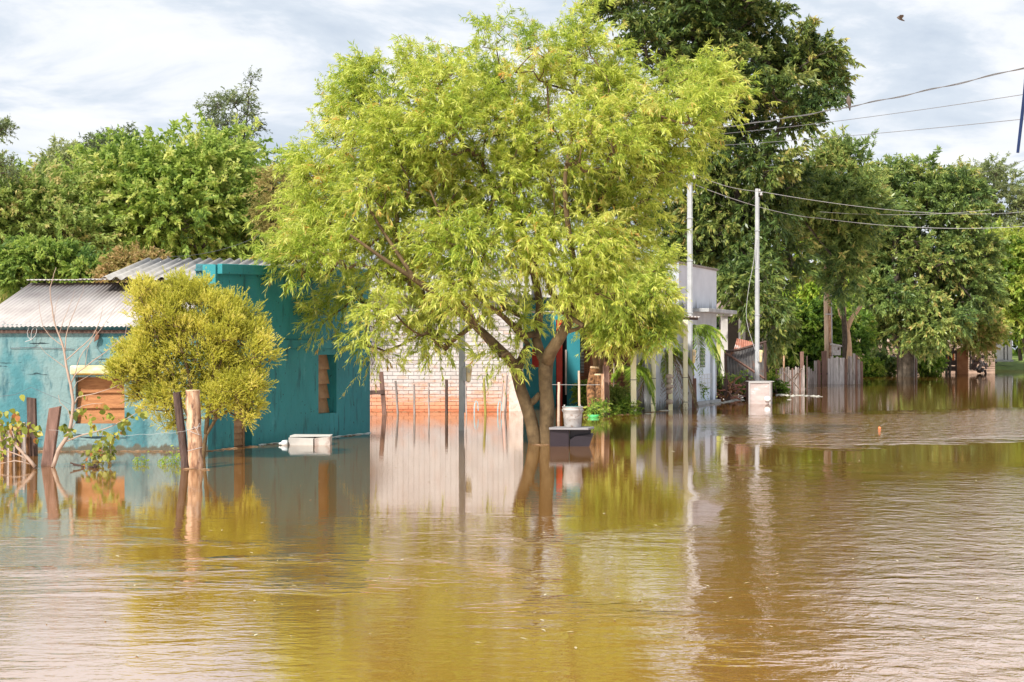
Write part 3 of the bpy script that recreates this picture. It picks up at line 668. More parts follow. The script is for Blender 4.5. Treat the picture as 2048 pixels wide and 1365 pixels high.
plank('fence_post', 'dark fence post standing behind the leaning grey one, left of the bare shrub', DWOOD, 63, 795, 66, 902, .145, .1, D=25.9, group=G1, slope=-.02)
plank('fence_post', 'leaning grey-brown plank post with slanted top at the foot of the bare shrub', BWOOD, 111, 817, 95, 931, .175, .1, group=G1, slope=.035)
post('fence_post', 'thin dark leaning post right against the pale round post below the bush', DWOOD, 354, 785, 371, 935, .135, group=G1)
pp = thing('fence_post', 'thick pale barked round post in front of the yellow-green bush', 'post', W(391, 937, DW(937)), G1)
D = DW(937.5); a = W(392, 937, D); a.z = 0; b = W(385, 781, D)
k = [a+(b-a)*(i/14) for i in range(-6, 15)]
k = [q+Vector((.006*math.sin(i*1.3), .006*math.cos(i), 0)) for i, q in enumerate(k)]
MB().tube(k, [.112*(1+.035*math.sin(i*1.9)) for i in range(len(k))], 14, caps=False).build('trunk', PWOOD, pp, smooth=True)
MB().tube([k[-1]-Vector((0, 0, .002)), k[-1]+Vector((0, 0, .004))], [.111, .108], 14).build('cut_top', CUTW, pp)
wr = MB()
for z0, tl in ((.62, .04), (.56, -.05), (.30, .03)):
    wr.tube([a+(b-a)*(z0/1.2)+Vector((math.cos(t)*.118, math.sin(t)*.118, tl*math.cos(t))) for t in np.linspace(0, 2*math.pi, 13)], .0035, 4, caps=False)
for q in ((.10, -.06, .70), (.02, -.13, .66), (.09, -.10, .52)):
    wr.tube([a+(b-a)*(.6/1.2)+Vector((.06, -.12, 0)), a+(b-a)*(q[2]/1.2)+Vector((q[0], q[1], 0))], .003, 4)
wr.build('tie_wire', WIREL, pp, kind='stuff')

# wire netting between the left posts
nf = thing('wire_netting', 'sagging diamond wire netting strung low between the left fence posts', 'wire fence', (W(235, 0, 23.4).x, 23.4, 0))
fa, fb = W(98, 930, 23.5), W(372, 935, 23.1); fa.z = fb.z = 0
def npt(s, z): return fa+(fb-fa)*s+Vector((0, .03*math.sin(s*9), z*(1-.12*math.sin(math.pi*s))+.01*math.sin(s*40)))
mb = MB(); L = (fb-fa).length; c_ = .085; nz = 7
for sgn in (1, -1):
    for i in range(-nz, int(L/c_)+nz):
        pts = []
        for q in range(nz+1):
            s = (i*c_+sgn*q*c_*.8)/L
            if 0 <= s <= 1: pts.append(npt(s, -.1+.66*q/nz))
        if len(pts) > 1: mb.tube(pts, .0010, 3, caps=False)
mb.build('mesh', WIREM, nf, kind='stuff')
MB().tube([npt(s, .57) for s in np.linspace(0, 1, 20)], .0018, 4).build('top_strand', WIREL, nf)
w2 = MB().tube([q for q, _ in spline([W(-20, 795, 24), W(30, 790, 23.8), W(62, 775, 23.8), W(120, 800, 23.6), W(160, 818, 23.4)], .3)], .003, 4)
tag(w2.build('loose_wire', WIREM, loc=W(60, 785, 23.8)), 'single loose wire crossing in front of the pale turquoise wall, far left', 'wire')

# low stick palisade far left
pf = thing('stick_palisade', 'low palisade of mossy sticks half hidden by leaves at the far left edge', 'fence', W(25, 905, 25.6)-Vector((0, 0, W(25, 905, 25.6).z)))
for i in range(13):
    x = -12+i*5.6; plank('stick', None, GWOOD if i % 3 else STUMPW, x+random.uniform(-2, 2), 852+random.uniform(-8, 10), x, 912, .045, .04, D=25.6+random.uniform(-.1, .1), parent=pf)
plank('rail', None, BWOOD, 55, 876, 58, 912, .05, D=25.7, parent=pf)

# stick fence in front of the brick house
G2 = 'thin sticks of the drowned fence before the brick wall'
sticks = [(791, 762, 796, 8, 'first thin grey stick, right of the cross-railed post'), (828, 769, 829, 8, 'pale straight stick between the first stick and the short one'), (857, 767, 858, 6, 'slim pale stick left of the dark stake'),
          (893, 760, 893, 11, 'dark square stake left of the concrete pole with the meter'), (931, 765, 933, 5, 'thin stick directly under the yellow meter cover'), (968, 757, 971, 9, 'greenish stick right of the first blue hose loop'),
          (1007, 752, 1001, 5, 'thin slanted stick right of the second hose loop'), (1014, 752, 1010, 7, 'paler stick standing right beside the pink strip of wall')]
DK = DW(830)
for px0, py0, px1, w_, lb in sticks:
    post('fence_stick', lb, {11: DWOOD, 9: flat('mossy_stick', (.25, .22, .06), .9)}.get(w_, GWOOD), px0, py0, px1, 831, w_/ (F/DK) *.58, D=DK, n=6, group=G2, cat='stick')
tpost = thing('cross_railed_post', 'brown post with short side rail at the corner of the turquoise house', 'post', W(766, 830, DK)-Vector((0, 0, W(766, 830, DK).z)))
plank('upright', None, BWOOD, 762, 744, 769, 832, .12, .1, D=DK, parent=tpost)
rl = MB(); q0, q1 = W(736, 786, DK-.08), W(768, 784, DK-.08)
rl.hexa([q0+Vector((0, 0, -.06)), q1+Vector((0, 0, -.06)), q1+Vector((0, .05, -.06)), q0+Vector((0, .05, -.06)), q0+Vector((0, 0, .05)), q1+Vector((0, 0, .05)), q1+Vector((0, .05, .05)), q0+Vector((0, .05, .05))]); rl.build('rail', DWOOD, tpost)
fw_ = MB()
for yy in (779, 792, 803):
    fw_.tube([W(x, yy+1.5*math.sin(x*.04), DK+.03) for x in range(766, 1012, 12)], .0035, 3, caps=False)
tag(fw_.build('fence_wires', WIREL, loc=W(890, 790, DK)), 'three thin wires strung along the stick fence before the brick wall', 'wire fence')
for (x0, lb) in ((948, 'left pale blue hose loop hanging on the stick fence'), (995, 'right pale blue hose loop hanging on the stick fence')):
    hs = MB()
    for q in range(2):
        hs.tube([s for s, _ in spline([W(x0+q*1.5, 840, DK-.3), W(x0+q*1.3, 815, DK-.25), W(x0+3+q, 803-q*2, DK-.2), W(x0+7+q*.6, 806, DK-.2), W(x0+8+q, 822, DK-.2)], .06)], .008, 5)
    tag(hs.build('hose', BLUEW, loc=W(x0, 830, DK-.2)), lb, 'hose', 'hose loops on the stick fence')
for px0, py0, px1, by, lb in ((1118, 765, 1117, 843, 'pale stick standing just left of the bucket'), (1158, 742, 1159, 822, 'taller pale stick rising behind the bucket')):
    post('fence_stick', lb, flat('pale_stick', (.55, .42, .32), .85), px0, py0, px1, by, .07, n=6, cat='stick', group='pale sticks beside the bucket')
MB_ = MB().tube([W(x, 770+.4*math.sin(x), 40) for x in (1086, 1118, 1158, 1200)], .005, 4); tag(MB_.build('strung_wire', WIREL, loc=W(1140, 770, 40)), 'thin wire strung between the pale sticks in front of the teal house', 'wire')

# poles
def meter(parent, px0, px1, py0, py1, D, dark=False, sx=1):
    c = W((px0+px1)/2, (py0+py1)/2, D); w_ = (px1-px0)/F*D; h = (py1-py0)/F*D
    MB().box(c.x-w_/2, c.x-w_/2+w_*.35, D-.12, D+.03, c.z-h*.45, c.z+h*.42).build('box_back', CONC, parent, bevel=.006)
    mb = MB(); x0, x1 = c.x-w_/2+w_*.35+.002, c.x+w_/2
    mb.hexa([(x0, D-.11, c.z-h/2), (x1-w_*.2, D-.10, c.z-h/2), (x1-w_*.2, D+.02, c.z-h/2), (x0, D+.02, c.z-h/2), (x0, D-.12, c.z+h/2), (x1, D-.10, c.z+h*.46), (x1, D+.02, c.z+h*.46), (x0, D+.02, c.z+h/2)])
    mb.build('meter_cover', METER, parent, bevel=.03)
    MB().box(x0+.03, x1-.05, D-.135, D-.118, c.z+.02, c.z+h*.3).build('dial_window', flat('dial_window', (.45, .40, .30), .2, bump=0), parent)
def pole(label, px, top, by, w, mtr, topstuff=True):
    D = DW(by); p = W(px, by, D); ht = EYE+(HY-top)/F*D
    o = thing('utility_pole', label, 'pole', (p.x, D, 0), 'square service poles along the flooded street')
    mb = MB(); r = w/2
    mb.hexa([(p.x-r, D-r, -.9), (p.x+r, D-r, -.9), (p.x+r, D+r, -.9), (p.x-r, D+r, -.9), (p.x-r*.8, D-r*.8, ht), (p.x+r*.8, D-r*.8, ht), (p.x+r*.8, D+r*.8, ht), (p.x-r*.8, D+r*.8, ht)])
    mb.build('shaft', POLEM, o, bevel=.008)
    MB().tube([(p.x+r+.012, D-r*.5, .4), (p.x+r+.012, D-r*.5, ht*.55), (p.x+r*.9+.012, D-r*.5, ht-.3)], .014, 6).build('conduit', METAL, o)
    for zz in (.4*ht, .62*ht, .8*ht): MB().box(p.x-r-.004, p.x+r+.03, D-r-.006, D+r+.004, zz, zz+.03).build('clamp', METAL, o)
    if topstuff:
        mb = MB().lathe((p.x+.10, D, ht-.12), [(.0, 0), (.05, .01), (.055, .05), (.03, .07), (.045, .10), (.0, .12)], 10); mb.build('insulator', WPLAS, o, smooth=True)
        mb = MB().lathe((p.x+.16, D, ht-.25), [(.0, 0), (.05, .01), (.055, .05), (.03, .07), (.045, .10), (.0, .12)], 10); mb.build('insulator', WPLAS, o, smooth=True)
        MB().box(p.x, p.x+.2, D-.02, D+.02, ht-.16, ht-.12).build('bracket', METAL, o)
    if mtr: meter(o, *mtr, D)
    return D, ht
pole('pale square pole with yellowed meter cover in front of the brick wall', 923, 392, 861, .125, (926, 945, 730, 765))
P1 = pole('tallest square pole, with a brown meter box low down, before the white house', 1378.5, 343, 816.5, .145, (1379, 1392, 699, 727))
P2 = pole('bare tall pole rising behind the grey cabinet, meter box beside the iron shed', 1513.5, 378, 800, .13, (1514, 1525, 700, 725))
# brown stake before the white house
plank('wooden_post', 'short dark reddish stake at the foot of the tallest pole', BWOOD, 1387, 757, 1388, 816, .17, .12)
plank('leaning_board', 'broken pale board leaning on the pole base by the white house', GWOOD, 1375, 785, 1363, 814, .10, .05, D=46, cat='board')
plank('wooden_post', 'dark leaning stump left of the scrap iron shed', DWOOD, 1449, 758, 1455, 801, .22, .12)
plank('wooden_post', 'thin dark stake just left of the grey cabinet', DWOOD, 1494, 752, 1495, 800, .09, .1)

# old wooden power pole by the picket fence
DU = 78.4
up = thing('power_pole', 'old split wooden power pole rising through leaves behind the picket fence', 'pole', (W(1660, 0, DU).x, DU, 0))
for dx0, dx1, r, m in ((1649, 1655, .12, GWOOD), (1655.5, 1661, .10, PWOOD), (1660, 1664, .05, POLEM)):
    MB().tube([W(dx1, 775, DU), W((dx0+dx1)/2+.5, 640, DU), W(dx0+1, 525, DU)], [r*1.1, r, r*.85], 8).build('shaft', mat('pole_timber', [(0.3, (.38, .26, .17)), (.7, (.60, .46, .34))], scale=6, stretch=(3, 3, .3), rough=.9, bump=.5) if m is GWOOD else m, up, smooth=True)
MB().box(W(1649, 0, DU).x, W(1664, 0, DU).x, DU-.18, DU-.14, 1.4+2.2, 1.4+2.26).build('band', WIREL, up)
mbx = thing('meter_box', 'white peaked meter box mounted at the top of the picket fence', 'meter box', W(1672, 700, DU-1))
mb = MB(); q = W(1664.5, 711, 77.5); q2 = W(1680, 691, 77.5)
mb.box(q.x, q2.x, 77.3, 77.7, q.z, q2.z); mb.build('case', WPLAS, mbx, bevel=.02)
mb = MB(); mb.hexa([(q.x-.05, 77.2, q2.z), (q2.x+.05, 77.2, q2.z-.08), (q2.x+.05, 77.8, q2.z-.08), (q.x-.05, 77.8, q2.z), (q.x-.05, 77.2, q2.z+.10), (q2.x+.03, 77.2, q2.z+.0), (q2.x+.03, 77.8, q2.z+.0), (q.x-.05, 77.8, q2.z+.10)]); mb.build('lid', WPLAS, mbx)
MB().box(q2.x-.16, q2.x-.08, 77.27, 77.299, q.z+.28, q.z+.40).build('lock', DWOOD, mbx)

# picket fences
def pickets(name, label, spec, D, th=.05):
    o = thing(name, label, 'fence', (W(spec[0][0], 0, D).x, D, 0))
    for i, (px, py, w_, m) in enumerate(spec):
        plank('picket', None, m, px+random.uniform(-1, 1), py, px, 775, w_*F/F*(D/F)*1.0, th, D=D+random.uniform(-.04, .04)+.0*i, slope=random.uniform(-.06, .06), parent=o)
    mb = MB(); a, b = W(spec[0][0]-2, 748, D+.12), W(spec[-1][0]+2, 747, D+.12)
    mb.hexa([a+Vector((0, 0, -.06)), b+Vector((0, 0, -.06)), b+Vector((0, .06, -.06)), a+Vector((0, .06, -.06)), a+Vector((0, 0, .05)), b+Vector((0, 0, .05)), b+Vector((0, .06, .05)), a+Vector((0, .06, .05))]); mb.build('rail', DWOOD, o)
    return o
s1 = [(1553+i*3.9, 737+random.uniform(-5, 3)+(i < 3)*3, 3.3, GWOOD if i % 4 else BWOOD) for i in range(15)]+[(1567, 712, 3.4, PWOOD), (1604.5, 704, 7, BWOOD), (1614, 714, 2.6, DWOOD)]
pickets('picket_fence', 'grey fence of thin crooked pickets with sticks fallen against it', s1, 65.5, .04)
s2 = [(1616+i*5, 735+i % 3*4, 4.5, GWOOD) for i in range(3)]+[(1631, 722, 6, GWOOD), (1638, 720, 6.5, BWOOD), (1648.5, 703, 10, BWOOD)]+[(1658+i*5.7, 715+random.uniform(-2, 2), 5.3, GWOOD) for i in range(6)]+[(1691.5, 718, 5, BWOOD), (1697, 712, 4.5, GWOOD), (1702, 712, 5, GWOOD), (1707.5, 707, 5, GWOOD), (1713, 712, 4.6, BWOOD), (1718, 720, 4.6, GWOOD), (1723.5, 723, 5, BWOOD)]
PALEW = mat('pale_picket_wood', [(0.3, (.36, .31, .29)), (.7, (.58, .53, .51))], scale=7, stretch=(3, 3, .4), rough=.9, bump=.5, rnd=.1)
s2 = [(a, b, c, PALEW if 1655 < a < 1690 else m) for a, b, c, m in s2]
pickets('picket_fence', 'taller fence of broad weathered boards round the foot of the power pole', s2, 77.5, .06)
fs = thing('fallen_sticks', 'bare sticks fallen against the thin picket fence', 'sticks', W(1580, 780, 64))
for a, b in (((1556, 752), (1582, 784)), ((1566, 742), (1600, 780)), ((1590, 760), (1604, 738)), ((1572, 770), (1596, 746))):
    MB().tube([W(*a, 64.6), W(*b, 63.8)], .025, 4).build('stick', TWIG, fs)

# stumps, planks and palm yard
DSx = DW(833)
st = thing('tree_stump', 'taller cut trunk stump with flat pale top, left of its twin', 'stump', (W(1190, 0, 41.5).x, 41.5, 0))
MB().tube([q for q, _ in spline([W(1188, 850, 41.5), W(1184, 815, 41.5), W(1182, 775, 41.6), W(1186, 752, 41.6), W(1189, 736, 41.6)], .2)], .125, 10, caps=False).build('trunk', STUMPW, st, smooth=True)
MB().tube([W(1189, 737, 41.6), W(1189.3, 733.5, 41.6)], [.13, .12], 12).build('cut_face', CUTW, st)
st = thing('tree_stump', 'shorter round stump with fresh cut top beside the brown post', 'stump', (W(1195, 0, 41).x, 41, 0))
MB().tube([q for q, _ in spline([W(1201, 850, 41), W(1199, 810, 41), W(1198, 770, 41), W(1196, 750, 41)], .2)], .09, 10, caps=False).build('trunk', STUMPW, st, smooth=True)
MB().tube([W(1196, 751, 41), W(1196, 748, 41)], [.105, .095], 12).build('cut_face', CUTW, st)
plank('wooden_post', 'brown square post immediately right of the two stumps', PWOOD, 1205, 748, 1206, 833, .085, .09, cat='post')
plank('wooden_post', 'thick grey brown post standing behind the stumps', BWOOD, 1212, 731, 1213, 832, .17, .14, cat='post')
plank('thin_rod', 'thin pale rod standing in front of the brown brick wall', flat('pale_rod', (.5, .42, .36), .8), 1228, 727, 1227, 822, .03, .03, cat='rod')

# bucket on the drowned bench
DB = 28.3
bx = lambda x: W(x, 0, DB).x
bz = lambda y: EYE+(HY-y)/F*DB
bn = thing('bench', 'grey topped bench with dark plum curved base standing in the flood under the willow', 'bench', (bx(1140), DB, 0))
mb = MB()
outl = [(1098, -.10), (1176, -.16), (1190, .28), (1186, .42), (1112, .42), (1098, .05)]
z1, z0 = bz(855.5), bz(859.5)
k = 0; vs = [(bx(x), DB+d, z0) for x, d in outl]+[(bx(x), DB+d, z1) for x, d in outl]
mb.v = vs; n_ = len(outl); mb.f = [tuple(range(n_))[::-1], tuple(range(n_, 2*n_))]+[(i, (i+1) % n_, n_+(i+1) % n_, n_+i) for i in range(n_)]
mb.build('seat', BENCHT, bn, bevel=.008)
MB().box(bx(1100), bx(1138), DB-.06, DB+.34, -.5, z0-.002).build('side_panel', BENCHD, bn, bevel=.015)
mb = MB(); op = [(1139.5, 900), (1139.5, 880), (1150, 873), (1187, 868), (1184, 876), (1176, 900)]; n_ = len(op)
mb.v = [(bx(x), DB-.04, bz(y)) for x, y in op]+[(bx(x), DB+.32, bz(y)) for x, y in op]
mb.f = [tuple(range(n_)), tuple(range(n_, 2*n_))[::-1]]+[(i, n_+i, n_+(i+1) % n_, (i+1) % n_) for i in range(n_)]
mb.box(bx(1140), bx(1182), DB+.06, DB+.33, bz(884), z0-.004)  # dark box behind, standing in for the shade in the opening
mb.build('curved_base', flat('dark_plum_curved', (.022, .017, .022), .4), bn)
bk_ = thing('bucket', 'dirty white plastic bucket with wire handle standing on the bench', 'bucket', (bx(1146), DB+.12, z1))
c = (bx(1146), DB+.12, z1); hgt = bz(814)-z1
MB().lathe(c, [(0, .001), (.155, .001), (.160, .01), (.185, hgt*.80), (.197, hgt*.82), (.199, hgt*.88), (.190, hgt*.90), (.192, hgt*.96), (.203, hgt*.97), (.203, hgt), (.186, hgt), (.178, hgt*.5), (.15, .03), (0, .03)], 28).build('body', WPLAS, bk_, smooth=True)
MB().tube([Vector(c)+Vector((.205*math.cos(t), -.03-.02*math.sin(t), hgt*.86-.10*math.sin(t)*1.0)) for t in np.linspace(0, math.pi, 14)], .005, 5).build('handle', METAL, bk_)
MB().tube([Vector(c)+Vector((-.17+i*.012, .02, hgt+.012)) for i in range(3)], .02, 6).build('lug', WPLAS, bk_)
MB().tube([Vector(c)+Vector((.13+i*.012, .0, hgt+.015)) for i in range(3)], .02, 6).build('lug', WPLAS, bk_)
MB().tube([Vector(c)+Vector((-.15+.3*i/6, .03, hgt-.015+.004*math.sin(i*2))) for i in range(7)], .022, 6).build('folded_cloth', flat('teal_cloth', (.04, .15, .14), .9), bk_)
MB().tube([(1,)]*0 or [Vector(c)+Vector((.17*math.sin(t)*.75, -.178+.03*abs(math.sin(t))**2, hgt*.42+.055*math.cos(t))) for t in np.linspace(-1.5, 1.5, 9)], .003, 4).build('embossed_ring', flat('greyed_print', (.36, .32, .30), .7), bk_)

# drowned cabinet
DQ = DW(808)
cb = thing('cabinet', 'greyish pink sheet metal cabinet standing in the water under the bare pole', 'cabinet', (W(1523, 0, DQ).x, DQ, 0))
cx0, cx1 = W(1497, 0, DQ).x, W(1541, 0, DQ).x; ct = EYE+(HY-764)/F*DQ
CABM = mat('dirty_pinkish_metal', [(0.3, (.36, .29, .27)), (.7, (.50, .43, .41))], scale=2.5, stretch=(1, 1, 3), rough=.4, bump=.05, layers=[((.60, .60, .60), 2.2, (1, 1, 2), .60, .70), ((.28, .22, .18), 4, (1, 1, 1), .6, .8)])
mb = MB(); mb.hexa([(cx0, DQ, -.5), (cx1, DQ, -.5), (cx1+.16, DQ+.6, -.5), (cx0+.16, DQ+.6, -.5), (cx0, DQ, ct), (cx1, DQ, ct), (cx1+.16, DQ+.6, ct-.01), (cx0+.16, DQ+.6, ct-.01)]); mb.build('body', CABM, cb)
FRM = flat('pale_frame', (.40, .385, .375), .4)
for (x0, x1, zz0, zz1) in ((cx0, cx0+.045, -.3, ct), (cx1-.045, cx1, -.3, ct), (cx0+.046, cx1-.046, ct-.045, ct)):
    MB().box(x0, x1, DQ-.03, DQ-.002, zz0, zz1).build('frame', FRM, cb, bevel=.004)
MB().box(cx0, cx1+.12, DQ-.03, DQ+.6, ct+.002, ct+.018).build('top', FRM, cb)
def blob(name, label, m, c, r, sc, cat, n=10, seed=0, group=None):
    rg = random.Random(seed); mb = MB(); k = 0
    prof = [(0, -r*sc[2])]+[(r*math.cos(a)*1.0, r*sc[2]*math.sin(a)) for a in np.linspace(-1.2, 1.2, 6)]+[(0, r*sc[2])]
    mb.lathe(c, prof, n); mb.v = [(c[0]+(x-c[0])*sc[0]*rg.uniform(.85, 1.15), c[1]+(y-c[1])*sc[1]*rg.uniform(.85, 1.15), z+rg.uniform(-.1, .1)*r*sc[2]) for x, y, z in mb.v]
    return tag(mb.build(name, m, loc=c, smooth=True), label, cat, group)
blob('plastic_bag', 'crumpled white bag caught on the front of the grey cabinet', flat('white_bag', (.78, .78, .80), .5), (W(1534, 0, DQ).x, DQ-.07, .17), .10, (1.1, .3, .8), 'bag', seed=3)

# white foam cabinet part afloat by the corner, with a bottle
DF = 28.6
fx = lambda x: W(x, 0, DF).x
fb_ = thing('floating_box', 'flat off-white box floating against the turquoise corner wall', 'box', (fx(618), DF, 0))
mb = MB(); zt = EYE+(HY-877)/F*DF
mb.hexa([(fx(576), DF+.05, -.10), (fx(627), DF-.05, -.10), (fx(631), DF+.42, -.10), (fx(580), DF+.5, -.10), (fx(576), DF+.05, zt+.01), (fx(627), DF-.05, zt-.004), (fx(631), DF+.42, zt), (fx(580), DF+.5, zt+.01)])
WB = flat('off_white_foam', (.40, .38, .355), .6); mb.build('front_block', WB, fb_, bevel=.006)
mb = MB(); mb.hexa([(fx(629.5), DF-.04, -.10), (fx(660), DF+.03, -.10), (fx(658), DF+.5, -.10), (fx(634), DF+.45, -.10), (fx(629.5), DF-.04, zt), (fx(660), DF+.03, zt+.025), (fx(658), DF+.5, zt+.025), (fx(634), DF+.45, zt)]); mb.build('side_block', mat('dirty_foam', [(.35, (.30, .22, .19)), (.6, (.50, .46, .42))], scale=9, rough=.7), fb_, bevel=.006)
mb = MB(); mb.hexa([(fx(578), DF+.1, zt+.014), (fx(660), DF+.06, zt+.027), (fx(659), DF+.52, zt+.030), (fx(581), DF+.52, zt+.018), (fx(578), DF+.1, zt+.045), (fx(660), DF+.06, zt+.043), (fx(659), DF+.52, zt+.046), (fx(581), DF+.52, zt+.049)]); mb.build('lid', CREAM, fb_, bevel=.004)
mb = MB().tube([(fx(558), DF, .03), (fx(562), DF, .035), (fx(565), DF, .04), (fx(575), DF, .045)], [.02, .022, .055, .06], 10)
tag(mb.build('plastic_bottle', flat('cloudy_bottle', (.62, .66, .68), .15, spec=.6), loc=(fx(566), DF, .04), smooth=True), 'cloudy plastic bottle afloat at the left end of the off-white box', 'bottle')

# green basin, debris, floats
gx = W(1187, 0, 40.2).x
tag(MB().lathe((gx, 40.2, -.03), [(0, .0), (.12, .0), (.155, .08), (.16, .10), (.15, .10), (.11, .03), (0, .03)], 18).build('basin', GREENP, loc=(gx, 40.2, 0), smooth=True), 'bright green plastic basin floating before the stumps', 'basin')
blob('floating_ball', 'small orange ball afloat on the open water right of centre', flat('orange_plastic', (.85, .22, .08), .4, bump=0), (W(1759, 0, 34.8).x, 34.8, .0), .036, (1, 1, .8), 'ball')
FOAM = flat('dirty_white_scum', (.40, .38, .33), .8)
for (x0, y0, x1, y1, n_, lb) in ((1390, 808, 1444, 806, 16, 'line of dirty foam along the doorstep of the white house'), (1444, 806, 1494, 796, 18, 'line of pale scum and litter from the white house to the grey cabinet'), (1552, 791, 1642, 793, 16, 'thin line of scum drifting out from the thin picket fence')):
    o = MB()
    for i in range(n_):
        px = x0+(x1-x0)*(i+random.random())/n_; py = y0+(y1-y0)*(i/n_)+random.uniform(-1, 1); D = DW(py); p = W(px, py, D)
        o.lathe((p.x, p.y, 0), [(0, -.02), (random.uniform(.06, .16), 0), (random.uniform(.03, .08), .02), (0, random.uniform(.02, .05))], 7)
    tag(o.build('floating_scum', FOAM, loc=W(x0, y0, DW(y0)), smooth=True), lb, 'foam', kind='stuff')
for i, (x, y, r, lb) in enumerate(((1561, 790, .26, 'larger pale rag of litter afloat by the thin picket fence'), (1607, 778, .2, 'white scrap of litter at the right end of the thin picket fence'), (1579, 800, .12, 'small white scrap on the water right of the grey cabinet'), (1643, 794, .07, 'tiny white speck at the end of the scum line'), (1484, 801, .14, 'white scrap of litter left of the grey cabinet'), (1330, 822, .2, 'flat white litter between the two right porch posts'), (1295, 828, .13, 'pale litter just left of the second porch post'), (75, 937, .035, 'white scrap at the foot of the leaning plank post'))):
    D = DW(y); p = W(x, y, D); blob('floating_litter', lb, FOAM, (p.x, p.y, .0), r*.55, (1.5, .8, .25), 'litter', seed=i, group='scraps of litter on the water')
dbp = MB()
for i in range(7):
    a = W(150+random.uniform(-8, 50), 930, 23.2); a.z = random.uniform(0, .05); dbp.tube([a, a+Vector((random.uniform(-.25, .25), random.uniform(-.1, .1), random.uniform(-.02, .05)))], .012, 5)
tag(dbp.build('drift_twigs', DWOOD, loc=W(160, 930, 23.2)), 'dark drift twigs lying on the water under the drooping leaves', 'twigs')
# brown brush and rubble between white house and shed
rb = thing('brush_pile', 'heap of broken orange-brown branches and tiles between white house and shed', 'brush pile', (W(1462, 0, 54).x, 54, 0))
for i in range(34):
    a = W(random.uniform(1434, 1496), random.uniform(768, 800), 54+random.uniform(-.8, .8)); d = Vector((random.uniform(-.6, .6), random.uniform(-.3, .3), random.uniform(-.1, .45)))
    MB().tube([a, a+d*.6+Vector((0, 0, .05)), a+d], [.035, .028, .012], 4).build('branch', random.choice([STUMPW, RUST, BWOOD]), rb)
MB().grid(lambda u, v: W(1433+64*u, 0, 54.6+1.5*v)*1 + Vector((0, 0, -1.9-W(0, 0, 54.6+1.5*v).z+EYE+.35*math.sin(3.1*u)+.1*math.sin(17*u+5*v))) , 20, 4).build('mound', mat('brown_leaf_mulch', [(.3, (.12, .06, .03)), (.7, (.30, .15, .08))], scale=6, rough=.95, bump=1, bscale=14, bdist=.05), rb)

# ------------------------------------------------------------------ far right: long wall, guard, gate, pillars
DFw = 113
FB = mat('distant_brown_brick', [(0.3, (.24, .16, .12)), (.7, (.40, .29, .22))], scale=1.5, rough=.95, bump=.4, layers=[((.14, .10, .07), .9, (1, 1, 2), .5, .7)])
lw_ = thing('long_brick_house', 'long low brown brick house half hidden under the dark mango tree', 'house', (W(1850, 0, DFw).x, DFw, 0))
pbox(MB(), 1715, 1990, 684, 760, DFw, .4).build('wall', FB, lw_)
for r in range(14):
    z = EYE+(HY-684)/F*DFw-.16-.17*r
    mb = MB().box(W(1715, 0, DFw).x, W(1990, 0, DFw).x, DFw-.012, DFw-.001, z, z+.03); mb.build('brick_joint', MORTB, lw_)
pbox(MB(), 1710, 1995, 678, 683.6, DFw-.2, .8).build('coping', flat('pale_brown_coping', (.45, .36, .29), .9), lw_)
pbox(MB(), 1730, 1752, 679, 681, DFw-.5, .3).build('pipe', CREAM, lw_)
tg = thing('tree_guard', 'round guard of dark upright pickets about the mango trunk', 'tree guard', (W(1814, 0, 99.5).x, 99.5, 0))
for i in range(14):
    a = math.pi*(i/13); x = W(1814, 0, 99.5).x-math.cos(a)*.62; y = 99.5-math.sin(a)*.5
    MB().tube([(x, y, -.6), (x+random.uniform(-.03, .03), y, EYE+(HY-random.uniform(706, 712))/F*99.5)], .065, 5).build('picket', GWOOD if i % 2 else BWOOD, tg)
gt = thing('low_gate', 'dark low wooden gate with orange showing through, right of the mango trunk', 'gate', (W(1897, 0, 108).x, 108, 0))
for y0, y1 in ((701, 708), (721, 731), (733, 742)): pbox(MB(), 1880, 1914, y0, y1, 107.5, .08).build('rail', DWOOD, gt)
for x in (1881, 1898, 1911): pbox(MB(), x, x+3, 700, 750, 107.4, .08).build('upright', DWOOD, gt)
pbox(MB(), 1888, 1909, 708, 721, 110, .1).build('orange_board', flat('orange_board', (.75, .22, .06), .7), gt)
tag(pbox(MB(), 1915, 1937.5, 697, 760, 108, .25).build('rusty_drum', mat('rusty_orange', [(.3, (.24, .09, .035)), (.7, (.42, .19, .09))], scale=1.4, rough=.9, bump=.3), loc=(W(1926, 0, 108).x, 108, 0), bevel=.1), 'rusty orange upright slab right of the dark gate', 'metal slab')
jk = thing('junk_heap', 'grey heap of scrap and planks between the rusty slab and the white pillars', 'junk heap', (W(1955, 0, 110).x, 110, 0))
for i in range(22):
    p = W(random.uniform(1942, 1974), random.uniform(708, 742), 110+random.uniform(-.6, .6)); r = random.uniform(.12, .4)
    mb = MB().tube([p, p+Vector((random.uniform(-.5, .5), 0, random.uniform(-.5, .7)))], [r*.6, r*.4], 5); mb.build('scrap', random.choice([GWOOD, DWOOD, GALV, BWOOD]), jk)
rf = thing('rail_fence', 'old broken post and rail fence left of the mango trunk', 'fence', (W(1760, 0, 104).x, 104, 0))
for x, y in ((1742, 706), (1764, 712), (1786, 708), (1772, 716)): pbox(MB(), x, x+4, y, 756, 104, .12).build('upright', BWOOD, rf)
for y in (711, 722, 736): MB().tube([W(1733, y+2, 103.9), W(1765, y, 103.9), W(1792, y+3, 103.9)], .05, 4).build('rail', GWOOD, rf)
MB().tube([W(1726, 700, 104), W(1742, 706, 104), W(1760, 699, 104), W(1775, 703, 104)], .1, 5).build('top_branch', BWOOD, rf)
DPp = 133
gp = thing('gate_pillars', 'white twin gate pillars on the grassy bank at the far right', 'pillars', (W(2008, 0, DPp).x, DPp, .6))
